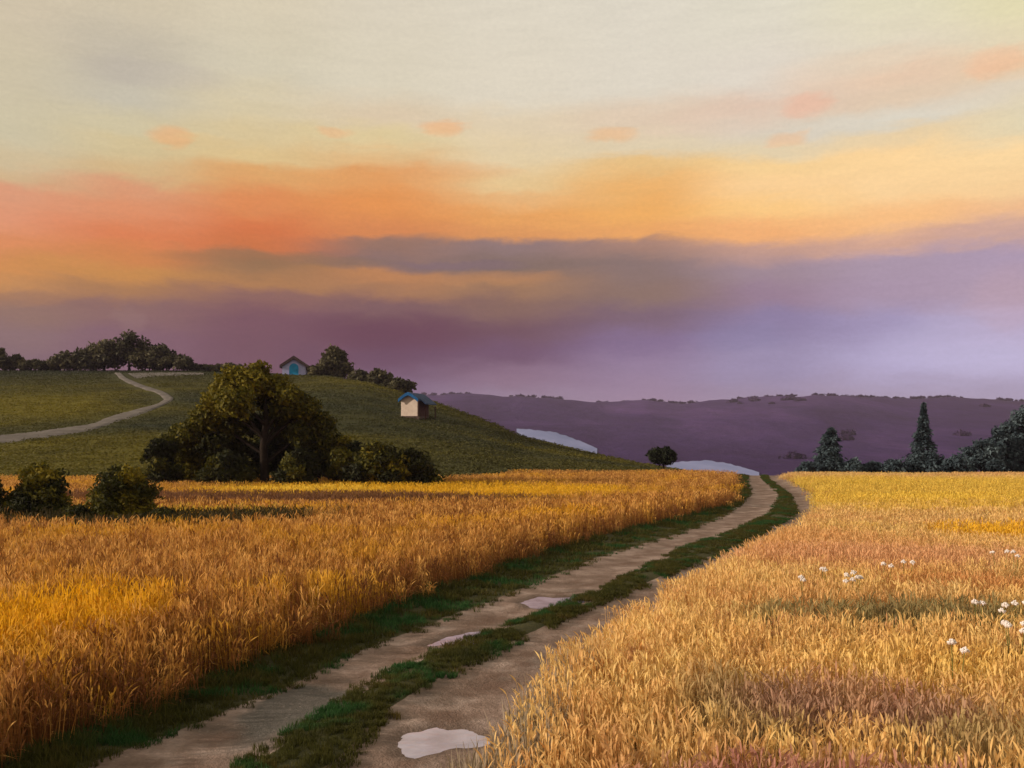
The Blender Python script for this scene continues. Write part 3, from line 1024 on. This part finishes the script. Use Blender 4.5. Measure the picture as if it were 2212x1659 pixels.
for k in range(9):
    a = k / 8
    x = -(hw * 1.2) + 2 * hw * 1.2 * a
    z = eh - 0.12 + (ph - eh + 0.15) * (1 - abs(2 * a - 1) ** 1.35)
    prof.append((x, z))
v, f = prism(prof + [(x, z + 0.24) for x, z in prof[::-1]], -0.35, dep + 0.9)
mesh_obj('roof', v, f, m_broof, root, smooth_shade=False)
v, f = prism([(x, z - 0.16) for x, z in prof] + [(x, z + 0.24) for x, z in prof[::-1]], -0.48, -0.354)
mesh_obj('fascia', v, f, m_bright, root)
# lean-to canopy on the right side, on two posts
v, f = prism([(hw * 1.1, eh + 0.05), (hw * 1.9, eh - 0.55), (hw * 1.9, eh - 0.4), (hw * 1.1, eh + 0.25)], 0.3, dep + 0.6)
mesh_obj('canopy', v, f, m_broof, root)
for yy_ in (0.5, dep + 0.3):
    v, f = [], []
    box(v, f, hw * 1.75, hw * 1.75 + 0.12, yy_, yy_ + 0.12, -1.2, eh - 0.7)
    mesh_obj('post', v, f, m_dark, root)
v, f = [], []
box(v, f, -hw - .15, hw + .25, -0.2, dep + .2, -1.5, -0.104)
mesh_obj('plinth', v, f, m_stone, root)

# ------------------------------------------------------------------ wheat and grass
def grass_mat(name, fn, transl=0.42):
    m, t = material(name, 0.75, 0.2)
    c = fn(t)
    t.put(t.b.inputs['Base Color'], c)
    tr = t.node('ShaderNodeBsdfTranslucent')
    t.put(tr.inputs[0], c)
    mx = t.node('ShaderNodeMixShader')
    mx.inputs[0].default_value = transl
    out = [n for n in t.n if n.type == 'OUTPUT_MATERIAL'][0]
    t.l.new(t.b.outputs[0], mx.inputs[1]); t.l.new(tr.outputs[0], mx.inputs[2])
    t.l.new(mx.outputs[0], out.inputs[0])
    return m


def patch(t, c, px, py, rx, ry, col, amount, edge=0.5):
    """a patch of a different plant or of painted shade, centred where the 2212-wide view shows it; radii in metres"""
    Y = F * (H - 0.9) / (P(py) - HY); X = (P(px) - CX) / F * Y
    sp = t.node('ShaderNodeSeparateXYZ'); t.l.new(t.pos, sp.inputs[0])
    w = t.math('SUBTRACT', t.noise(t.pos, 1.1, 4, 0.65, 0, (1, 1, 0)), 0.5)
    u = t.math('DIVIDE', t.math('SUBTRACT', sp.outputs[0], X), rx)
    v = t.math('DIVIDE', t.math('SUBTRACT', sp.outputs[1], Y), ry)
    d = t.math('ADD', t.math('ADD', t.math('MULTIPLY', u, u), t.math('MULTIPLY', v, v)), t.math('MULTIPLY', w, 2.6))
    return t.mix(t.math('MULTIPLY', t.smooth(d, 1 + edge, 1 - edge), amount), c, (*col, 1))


def wheat_left(t):
    flat = (1, 1, 0)
    a = t.noise(t.pos, 2.3, 3, 0.6, 0, flat)
    b = t.noise(t.pos, 0.22, 3, 0.6, 0.5, flat)
    d = t.noise(t.pos, 0.9, 3, 0.6, 0.5, flat)
    c = t.ramp(a, [(0.36, (0.20, 0.075, 0.020, 1)), (0.46, (0.48, 0.22, 0.05, 1)), (0.58, (0.78, 0.43, 0.12, 1)), (0.8, (0.84, 0.53, 0.19, 1))])
    c = t.mix(t.math('MULTIPLY', t.smooth(b, 0.50, 0.66), 0.7), c, (0.80, 0.44, 0.02, 1))
    c = t.mix(t.math('MULTIPLY', t.smooth(d, 0.47, 0.36), 0.8), c, (0.26, 0.10, 0.028, 1))
    c = patch(t, c, 160, 1290, 1.3, 2.6, (0.82, 0.44, 0.01), 0.8)
    c = patch(t, c, 900, 1052, 12, 8, (0.84, 0.50, 0.02), 0.8)
    c = patch(t, c, 580, 1068, 13, 3.6, (0.17, 0.075, 0.04), 0.95, 0.3)  # shade of the thicket trees, painted into the wheat colour
    c = patch(t, c, 640, 1054, 5, 2.0, (0.88, 0.62, 0.08), 0.9, 0.3)
    c = patch(t, c, 380, 1092, 4, 1.2, (0.85, 0.60, 0.06), 0.9, 0.3)
    c = patch(t, c, 345, 1102, 6.2, 3.0, (0.045, 0.038, 0.014), 0.97, 0.3)  # cast shadow of the bushes, painted into the wheat colour
    return t.mix(1.0, c, t.ramp(attr(t, 'tone'), [(0, V4(0.72)), (1, V4(1.12))]), 'MULTIPLY')


def wheat_right(t):
    flat = (1, 1, 0)
    a = t.noise(t.pos, 1.7, 3, 0.6, 0, flat)
    b = t.noise(t.pos, 0.16, 4, 0.6, 0.4, (0.5, 1, 0))
    d = t.noise(t.pos, 0.6, 3, 0.6, 0.3, (0.8, 1, 0.0))
    c = t.ramp(a, [(0.30, (0.48, 0.25, 0.12, 1)), (0.42, (0.80, 0.50, 0.20, 1)), (0.6, (0.90, 0.64, 0.25, 1)), (0.8, (0.90, 0.70, 0.36, 1))])
    c = t.mix(t.math('MULTIPLY', t.smooth(b, 0.50, 0.62), 0.5), c, (0.76, 0.42, 0.18, 1))
    c = t.mix(t.math('MULTIPLY', t.smooth(b, 0.46, 0.34), 0.5), c, (0.86, 0.58, 0.10, 1))
    c = t.mix(t.math('MULTIPLY', t.smooth(d, 0.57, 0.70), 0.55), c, (0.34, 0.25, 0.14, 1))
    c = patch(t, c, 2000, 1045, 26, 16, (0.85, 0.60, 0.06), 0.7)
    c = patch(t, c, 1790, 1150, 3.0, 5.5, (0.78, 0.44, 0.19), 0.7)
    c = patch(t, c, 2000, 1165, 6.0, 1.8, (0.76, 0.42, 0.24), 0.65)
    c = patch(t, c, 2180, 1120, 2.5, 2.0, (0.86, 0.50, 0.02), 0.9, 0.3)
    c = patch(t, c, 2160, 1215, 2.5, 1.0, (0.62, 0.27, 0.10), 0.7)
    c = patch(t, c, 1930, 1272, 2.6, 0.9, (0.16, 0.15, 0.07), 0.8)
    c = patch(t, c, 1640, 1430, 0.8, 1.2, (0.26, 0.20, 0.12), 0.6)
    c = patch(t, c, 1420, 1620, 0.15, 1.2, (0.20, 0.09, 0.06), 0.6)
    c = patch(t, c, 1740, 1600, 1.5, 0.8, (0.42, 0.18, 0.18), 0.8)
    c = patch(t, c, 2060, 1480, 0.7, 1.0, (0.28, 0.22, 0.12), 0.6)
    c = patch(t, c, 1850, 1430, 1.3, 1.0, (0.46, 0.24, 0.20), 0.65)
    return t.mix(1.0, c, t.ramp(attr(t, 'tone'), [(0, V4(0.8)), (1, V4(1.08))]), 'MULTIPLY')


def verge(t):
    a = t.noise(t.pos, 1.2, 4, 0.6, 0, (1, 1, 0))
    c = t.ramp(a, [(0.3, (0.045, 0.050, 0.012, 1)), (0.55, (0.085, 0.082, 0.018, 1)), (0.75, (0.13, 0.080, 0.026, 1))])
    c = t.mix(t.math('MULTIPLY', t.smooth(t.noise(t.pos, 0.7, 3, 0.6, 0.3, (1, 1, 0)), 0.50, 0.60), 0.8), c, (0.025, 0.105, 0.030, 1))
    return t.mix(1.0, c, t.ramp(attr(t, 'tone'), [(0, V4(0.55)), (1, V4(1.4))]), 'MULTIPLY')


def pale(t):
    a = t.noise(t.pos, 3.0, 4, 0.6, 0, (1, 1, 0))
    c = t.ramp(a, [(0.3, (0.20, 0.17, 0.10, 1)), (0.5, (0.45, 0.36, 0.26, 1)), (0.7, (0.62, 0.52, 0.44, 1))])
    return t.mix(1.0, c, t.ramp(attr(t, 'tone'), [(0, V4(0.6)), (1, V4(1.3))]), 'MULTIPLY')


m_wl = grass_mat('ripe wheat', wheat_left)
m_wr = grass_mat('golden meadow', wheat_right)
def rust(dark):
    def fn(t):
        a = t.noise(t.pos, 2.0, 4, 0.6, 0, (1, 1, 0))
        c = t.ramp(a, [(0.35, (0.15, 0.055, 0.022, 1)), (0.65, (0.34, 0.14, 0.04, 1))] if dark else [(0.35, (0.50, 0.23, 0.07, 1)), (0.65, (0.74, 0.40, 0.13, 1))])
        return t.mix(1.0, c, t.ramp(attr(t, 'tone'), [(0, V4(0.7)), (1, V4(1.2))]), 'MULTIPLY')
    return fn


m_wb = grass_mat('rust brown grass', rust(True))
m_wo = grass_mat('orange grass', rust(False))
m_vg = grass_mat('verge grass', verge)
m_pl = grass_mat('bleached grass', pale)


def tuft(name, mat, n, rad, h, wid, seed, ear=True, bend=0.25):
    """a tuft of n stalks; unlinked, only instanced inside the stuff objects"""
    rg = np.random.default_rng(seed)
    vs, fs, tn = [], [], []
    for i in range(n):
        a = rg.random() * 2 * PI; r = rad * math.sqrt(rg.random())
        bx, by = r * math.cos(a), r * math.sin(a)
        hh = h * (0.72 + 0.4 * rg.random())
        la = rg.random() * 2 * PI; lb = bend * hh * rg.random() ** 1.3
        fa = rg.random() * PI
        wx, wy = math.cos(fa) * wid / 2, math.sin(fa) * wid / 2
        tone = rg.random()
        seg = 4
        b0 = len(vs)
        for k in range(seg):
            u = k / (seg - 1)
            if ear:
                wk = (0.55, 0.5, 0.42, 0.35)[k]; u2 = u * 0.8
            else:
                wk = (0.9, 1.0, 0.75, 0.08)[k]; u2 = u
            x = bx + math.cos(la) * lb * u2 ** 2; y = by + math.sin(la) * lb * u2 ** 2; z = hh * u2 * (1 - 0.12 * (lb / hh) * u2) - 0.02
            vs += [(x - wx * wk, y - wy * wk, z), (x + wx * wk, y + wy * wk, z)]
            tn += [tone * 0.75] * 2
        for k in range(seg - 1):
            fs.append((b0 + 2 * k, b0 + 2 * k + 1, b0 + 2 * k + 3, b0 + 2 * k + 2))
        if ear:
            b1 = len(vs)
            x0, y0, z0 = x, y, z
            for (u, wk) in ((0, 0.4), (0.35, 1.35), (0.7, 1.05), (1.0, 0.1)):
                q = u * 0.2
                x = x0 + math.cos(la) * lb * (0.4 * u + .3 * u * u); y = y0 + math.sin(la) * lb * (0.4 * u + .3 * u * u); z = z0 + hh * q * (1 - .25 * u)
                vs += [(x - wx * wk, y - wy * wk, z), (x + wx * wk, y + wy * wk, z)]
                tn += [min(1, 0.35 + tone * 0.65)] * 2
            for k in range(3):
                fs.append((b1 + 2 * k, b1 + 2 * k + 1, b1 + 2 * k + 3, b1 + 2 * k + 2))
            if rg.random() < 0.6:      # a leaf off the stalk
                b2 = len(vs)
                a2 = rg.random() * 2 * PI; zz = hh * (0.2 + 0.4 * rg.random()); L = hh * 0.3
                for (u, wk) in ((0, 0.5), (0.5, 0.8), (1, 0.05)):
                    vs += [(bx + math.cos(a2) * L * u - wx * wk, by + math.sin(a2) * L * u - wy * wk, zz + L * (0.7 * u - 0.75 * u * u)),
                           (bx + math.cos(a2) * L * u + wx * wk, by + math.sin(a2) * L * u + wy * wk, zz + L * (0.7 * u - 0.75 * u * u))]
                    tn += [tone * 0.8] * 2
                for k in range(2):
                    fs.append((b2 + 2 * k, b2 + 2 * k + 1, b2 + 2 * k + 3, b2 + 2 * k + 2))
    me = bpy.data.meshes.new(name)
    me.from_pydata(vs, [], fs)
    at = me.attributes.new('tone', 'FLOAT', 'POINT')
    at.data.foreach_set('value', np.array(tn, np.float32))
    me.materials.append(mat)
    return bpy.data.objects.new(name, me)


def scatter(name, pts, scl, tufts, seed, idx=None):
    """one stuff object whose points carry the tufts"""
    rg = np.random.default_rng(seed)
    n = len(pts)
    me = bpy.data.meshes.new(name)
    me.vertices.add(n)
    me.vertices.foreach_set('co', np.asarray(pts, np.float32).ravel())
    a = me.attributes.new('scl', 'FLOAT_VECTOR', 'POINT'); a.data.foreach_set('vector', np.asarray(scl, np.float32).ravel())
    rot = np.zeros((n, 3)); rot[:, 2] = rg.random(n) * 6.283; rot[:, 0] = rg.normal(size=n) * 0.06; rot[:, 1] = rg.normal(size=n) * 0.06
    a = me.attributes.new('rot', 'FLOAT_VECTOR', 'POINT'); a.data.foreach_set('vector', rot.astype(np.float32).ravel())
    a = me.attributes.new('pick', 'INT', 'POINT')
    a.data.foreach_set('value', (rg.integers(0, len(tufts), n) if idx is None else idx).astype(np.int32))
    o = bpy.data.objects.new(name, me)
    COL.objects.link(o)
    gt = bpy.data.node_groups.new(name, 'GeometryNodeTree')
    gt.interface.new_socket('Geometry', in_out='INPUT', socket_type='NodeSocketGeometry')
    gt.interface.new_socket('Geometry', in_out='OUTPUT', socket_type='NodeSocketGeometry')
    N, L = gt.nodes, gt.links
    gi = N.new('NodeGroupInput'); go = N.new('NodeGroupOutput')
    jn = N.new('GeometryNodeJoinGeometry')
    for tf in reversed(tufts):
        oi = N.new('GeometryNodeObjectInfo'); oi.inputs[0].default_value = tf; oi.inputs[1].default_value = True
        L.new(oi.outputs['Geometry'], jn.inputs[0])
    ip = N.new('GeometryNodeInstanceOnPoints')
    ip.inputs['Pick Instance'].default_value = True
    L.new(gi.outputs[0], ip.inputs['Points']); L.new(jn.outputs[0], ip.inputs['Instance'])
    for nm, dt, sock in (('scl', 'FLOAT_VECTOR', 'Scale'), ('rot', 'FLOAT_VECTOR', 'Rotation'), ('pick', 'INT', 'Instance Index')):
        na = N.new('GeometryNodeInputNamedAttribute'); na.data_type = dt; na.inputs[0].default_value = nm
        L.new(na.outputs[0], ip.inputs[sock])
    L.new(ip.outputs[0], go.inputs[0])
    md = o.modifiers.new('tufts', 'NODES'); md.node_group = gt
    props(o, 'stuff')
    return o


def sample_field(side, rg):
    """jittered rows of points thinning with distance"""
    out = []
    for (y0, y1, st) in ((4.2, 16, 0.20), (16, 30, 0.26), (30, 50, 0.36), (50, 84, 0.5)):
        xw = (y1 * 0.56 + 6)
        gx, gy = np.meshgrid(np.arange(-xw, xw, st), np.arange(y0, y1, st))
        gx = gx.ravel() + (rg.random(gx.size) - .5) * st * 1.1
        gy = gy.ravel() + (rg.random(gy.size) - .5) * st * 1.1
        ok = np.abs(gx) < gy * 0.54 + 6
        lo = edge_X(T_WHEAT_L, gy); hi = edge_X(T_RUT_R1, gy)
        wob = 0.16 * np.sin(gy * 1.7) + 0.12 * np.sin(gy * 4.1 + 1) + 0.08 * rg.normal(size=gy.size)
        if side < 0:
            ok &= (gx < lo + wob) & ((gy < 57) | (hill_z(gx, gy) < ground_z(gx, gy) + 0.12)) & (gy < 82)
            # bare under the bushes
            for (px, Yb, w) in ((-41, 35.5, 1.2), (86, 36, 1.4), (252, 35, 1.35)):
                bx = (P(px) - CX) / F * Yb
                ok &= ((gx - bx) / w) ** 2 + ((gy - Yb) / 1.2) ** 2 > 1
        else:
            ok &= gx > hi + 0.05 + wob + 0.42 * (1 - smooth(9.5, 14.5, gy))
        out.append(np.stack([gx[ok], gy[ok], np.full(ok.sum(), st)], 1))
    return np.concatenate(out)


def wheat_object(side, name, label, mat, seed, h, emat):
    rg = np.random.default_rng(seed)
    p = sample_field(side, rg)
    tufts = [tuft('tuft', mat, 15, 0.16, h, 0.018, seed + k) for k in range(5)] + [tuft('tuft', mat, 14, 0.25, h, 0.028, seed + 20 + k) for k in range(4)]
    tufts += [tuft('tuft', emat, 16, 0.16, h * 0.8, 0.018, seed + 40 + k) for k in range(3)]
    z = ground_z(p[:, 0], p[:, 1])
    edge = edge_X(T_WHEAT_L, p[:, 1]) - p[:, 0] if side < 0 else p[:, 0] - edge_X(T_RUT_R1, p[:, 1])
    lowf = 0.5 + 0.5 * np.sin(p[:, 0] * 0.5 + np.sin(p[:, 1] * 0.3) * 2) * np.sin(p[:, 1] * 0.37 + 1)
    sc = (0.86 + 0.2 * lowf) * (0.88 + 0.24 * rg.random(len(p)))
    sc *= 0.62 + 0.38 * smooth(0, 0.8, edge)
    sc *= 1 - 0.32 * smooth(30, 70, p[:, 1])
    scl = np.stack([np.ones(len(p)), np.ones(len(p)), sc], 1)
    nearm = p[:, 2] < 0.3
    idx = np.where(nearm, rg.integers(0, 5, len(p)), 5 + rg.integers(0, 4, len(p)))
    eb = (edge < 0.2 + 2.2 * rg.random(len(p)) ** 1.7) & (rg.random(len(p)) < (0.85 if side < 0 else 0.35))
    idx = np.where(eb, 9 + rg.integers(0, 3, len(p)), idx)
    o = scatter(name, np.stack([p[:, 0], p[:, 1], z], 1), scl, tufts, seed, idx)
    o['label'] = label
    print(name, len(p))
    return o


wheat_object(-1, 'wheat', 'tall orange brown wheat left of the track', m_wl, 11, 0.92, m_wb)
wheat_object(1, 'wheat', 'pale golden wheat and wild grass right of the track', m_wr, 41, 0.72, m_wo)

# short green grass on the verge and between the ruts
rg = np.random.default_rng(5)
pts, scl = [], []
for (lo_t, hi_t, off0, off1, dens, hgt) in ((T_WHEAT_L, T_RUT_L0, -0.15, -0.02, 85, 1.0), (T_RUT_L1, T_RUT_R0, -0.14, 0.12, 170, 0.55)):
    for (y0, y1, dn) in ((4, 20, dens), (20, 45, dens * 0.5), (45, 86, dens * 0.2)):
        m = int((y1 - y0) * 1.2 * dn)
        yy_ = y0 + (y1 - y0) * rg.random(m)
        lo = edge_X(lo_t, yy_) + off0; hi = edge_X(hi_t, yy_) + off1
        u = rg.random(m)
        x = lo + (hi - lo) * u + rg.normal(size=m) * 0.05
        keep = np.array([mn.noise(Vector((a * 1.4, b * 0.8, 3))) > (-0.36 if hgt == 1.0 else -0.36) for a, b in zip(x, yy_)])
        x, yy_, u = x[keep], yy_[keep], u[keep]
        s_ = hgt * (0.5 + 0.8 * rg.random(len(x)))
        if hgt == 1.0: s_ *= 1.5 - 0.9 * u
        pts.append(np.stack([x, yy_, ground_z(x, yy_) + (0.075 if hgt == 1.0 else 0.075 + 0.05 * np.sin(PI * np.clip(u, 0, 1)))], 1))
        wd = 1.0 if y1 <= 20 else 1.7
        scl.append(np.stack([s_ * wd, s_ * wd, s_], 1))
pts = np.concatenate(pts); scl = np.concatenate(scl)
tf = [tuft('tuft', m_vg, 26, 0.11, 0.13, 0.012, 70 + k, ear=False, bend=0.7) for k in range(5)]
o = scatter('grass', pts, scl, tf, 6)
o['label'] = 'short dark green grass on the verge and between the ruts'

# bleached tufts where the near wheat meets the track
m = 300
y_ = 7.6 + 5.5 * rg.random(m) ** 1.3
x_ = edge_X(T_RUT_R1, y_) + 0.30 + rg.random(m) * 0.55
s0_ = 1
s_ = 0.6 + 0.7 * rg.random(m)
tf = [tuft('tuft', m_pl, 7, 0.10, 0.50, 0.026, 90 + k, ear=False, bend=0.35) for k in range(4)]
o = scatter('dry_grass', np.stack([x_, y_, ground_z(x_, y_)], 1), np.stack([s_ * 0 + 1, s_ * 0 + 1, s_], 1), tf, 8)
o['label'] = 'bleached pale grass fringing the right side of the near track'

# white flower heads standing in the right field
m_fl, t = material('white petals', 0.8, 0.2)
t.put(t.b.inputs['Base Color'], (0.80, 0.74, 0.72, 1))
m_stem, t = material('flower stem', 0.8, 0.2)
t.put(t.b.inputs['Base Color'], (0.10, 0.13, 0.03, 1))


def flower(px, py, wpx, label, seed):
    rg = np.random.default_rng(seed)
    zt = 0.82
    Y = F * (H - zt - 0.1) / (P(py) - HY)
    X = (P(px) - CX) / F * Y
    zg = float(ground_z(X, Y))
    w = P(wpx) / F * Y / 2
    root = empty('wildflower', (X, Y, zg), label, 'flower', 'white wildflowers in the right field')
    nh = max(2, int(wpx / 9))
    for k in range(nh):
        ox = (k / (nh - 1) - 0.5) * 1.5 * w + rg.normal() * 0.05; oy = rg.normal() * 0.12; oz = zt + 0.02 + rg.normal() * 0.03
        vs, fs = [], []
        tube(vs, fs, [(ox * 0.4, oy * 0.4, -0.05), (ox * 0.7, oy * 0.7, oz * 0.6), (ox, oy, oz)], [0.008, 0.006, 0.004], 5)
        st = mesh_obj('stem', vs, fs, m_stem, root)
        vs, fs = [], []
        for q in range(16):              # umbel of small florets
            a = q * 2.399; r = 0.05 * math.sqrt((q + .5) / 16)
            cx, cy, cz = ox + r * math.cos(a), oy + r * math.sin(a), oz + 0.04 - r * 0.9 + rg.normal() * 0.008
            b = len(vs)
            for e in range(5):
                vs.append((cx + 0.016 * math.cos(e * 1.2566), cy + 0.016 * math.sin(e * 1.2566), cz))
            vs.append((cx, cy, cz - 0.03)); vs.append((cx, cy, cz + 0.016))
            for e in range(5):
                fs.append((b + e, b + (e + 1) % 5, b + 6)); fs.append((b + (e + 1) % 5, b + e, b + 5))
        mesh_obj('blossom', vs, fs, m_fl, root)


FL = [(1735, 1240, 22, 'white wildflower clump farthest left in the field'), (1786, 1224, 12, 'small white wildflower just above left of the widest clump'),
      (1842, 1237, 58, 'widest white wildflower clump in the field'), (1914, 1211, 14, 'left one of two white wildflowers right of the widest clump'),
      (1954, 1207, 20, 'right one of two white wildflowers right of the widest clump'),
      (2163, 1187, 18, 'farthest white wildflower near the right edge, left one of two'), (2194, 1191, 26, 'farthest white wildflower at the right edge, right one of two'),
      (2110, 1293, 20, 'leftmost white wildflower of the middle row by the right edge'), (2152, 1292, 10, 'middle white wildflower of the middle row by the right edge'),
      (2196, 1290, 16, 'rightmost white wildflower of the middle row by the right edge'), (2194, 1341, 40, 'near white wildflower clump at the right edge below the middle row'),
      (2062, 1380, 12, 'nearest white wildflower, small and alone')]
for i, (px, py, w, lab) in enumerate(FL):
    flower(px, py, w, lab, 400 + i)

# tussocks over the hill
def hillgrass(t):
    return t.mix(1.0, hill_colour(t), t.ramp(t.noise(t.pos, 0.8, 4, 0.65), [(0.3, V4(0.95)), (0.7, V4(1.35))]), 'MULTIPLY')


m_hg = grass_mat('hill tussocks', hillgrass, 0.3)
rg = np.random.default_rng(77)
m = 42000
Yy = 57 + 155 * rg.random(m) ** 0.8
Xx = (rg.random(m) * 0.90 - 0.66) * Yy
pxs = (CX + F * Xx / Yy) / P(1.0)
dr_ = np.interp(pxs, [a for a, b in RDIST], [b for a, b in RDIST])
Zz = hill_z(Xx, Yy)
keep = (Yy < dr_ + 3) & (Zz > ground_z(Xx, Yy) - 0.1)
# keep the footpath clear
rowv = (HY + F * (H - Zz) / Yy) / P(1.0)
PATHC = [(-60, 954), (0, 949), (60, 943), (135, 932), (203, 922), (240, 907), (295, 892), (345, 876), (368, 862), (352, 848), (304, 834), (275, 819), (256, 806)]
pc = []
for (a0, b0), (a1, b1) in zip(PATHC, PATHC[1:]):
    for k in range(8):
        q = on_hill(a0 + (a1 - a0) * k / 8, b0 + (b1 - b0) * k / 8); pc.append((q.x, q.y, (12 + abs(b0 - 860) * 0.02)))
pc = np.array(pc)
dmin = np.full(m, 99.0)
for x0, y0, w0 in pc:
    dmin = np.minimum(dmin, np.hypot(Xx - x0, (Yy - y0) * 0.45))
keep &= dmin > 1.7
Xx, Yy, Zz = Xx[keep], Yy[keep], Zz[keep]
s_ = 0.5 + 0.8 * rg.random(len(Xx))
tf = [tuft('tuft', m_hg, 14, 0.8, 0.09, 0.13, 130 + k, ear=False, bend=0.8) for k in range(4)]
o = scatter('hill_grass', np.stack([Xx, Yy, Zz - 0.03], 1), np.stack([s_ * 1.5, s_ * 1.5, s_], 1), tf, 9)
o['label'] = 'rough green tussock grass covering the hill'

# evening air between here and the far slopes
vs, fs = [], []
box(vs, fs, -3000, 3000, -1300, 3000, -90, 112)
m_hz = bpy.data.materials.new('haze')
m_hz.use_nodes = True
ht = NT(m_hz.node_tree); ht.n.clear()
pv = ht.node('ShaderNodeVolumePrincipled')
pv.inputs['Color'].default_value = (0.78, 0.66, 0.92, 1)
pv.inputs['Density'].default_value = HAZE
pv.inputs['Anisotropy'].default_value = 0.1
ho = ht.node('ShaderNodeOutputMaterial')
ht.l.new(pv.outputs[0], ho.inputs['Volume'])
if HAZE > 0:
    o = mesh_obj('haze', vs, fs, m_hz)
    props(o, 'stuff', 'thin violet evening haze over the valley')

# far woods on the purple slopes
rg = np.random.default_rng(31)
bl = []
for u in np.linspace(-0.6, 0.6, 420):
    if mn.noise(Vector((u * 22, 0, 0))) > -0.12:
        Y = 1800 + rg.normal() * 12
        X = (u + rg.normal() * 0.001) * Y
        r = 1.5 + 2.2 * rg.random()
        bl.append((X, Y, float(far_z(X, Y)) + r * 0.3, r * 1.6, r, r * 0.8, 0.3 + 0.4 * rg.random()))
for k in range(300):
    u = rg.random() * 1.1 - 0.55; Y = 700 + 1050 * rg.random()
    X = u * Y
    if mn.noise(Vector((X * 0.006, Y * 0.0035, 2))) + 0.5 * mn.noise(Vector((X * 0.02, Y * 0.008, 5))) < 0.42: continue
    r = 2.5 + 3.5 * rg.random()
    bl.append((X, Y, float(far_z(X, Y)) + r * 0.3, r * 1.8, r * 1.2, r * 0.7, 0.2 + 0.5 * rg.random()))
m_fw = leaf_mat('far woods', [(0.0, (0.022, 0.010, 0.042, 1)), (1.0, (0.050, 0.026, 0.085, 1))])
v, f, tn = leaf_cloud(bl, len(bl) * 45, 2.2, rg)
o = mesh_obj('far_woods', v, f, m_fw, attrs={'tone': tn})
props(o, 'stuff', 'dark purple woods along the ridge of the distant hills')
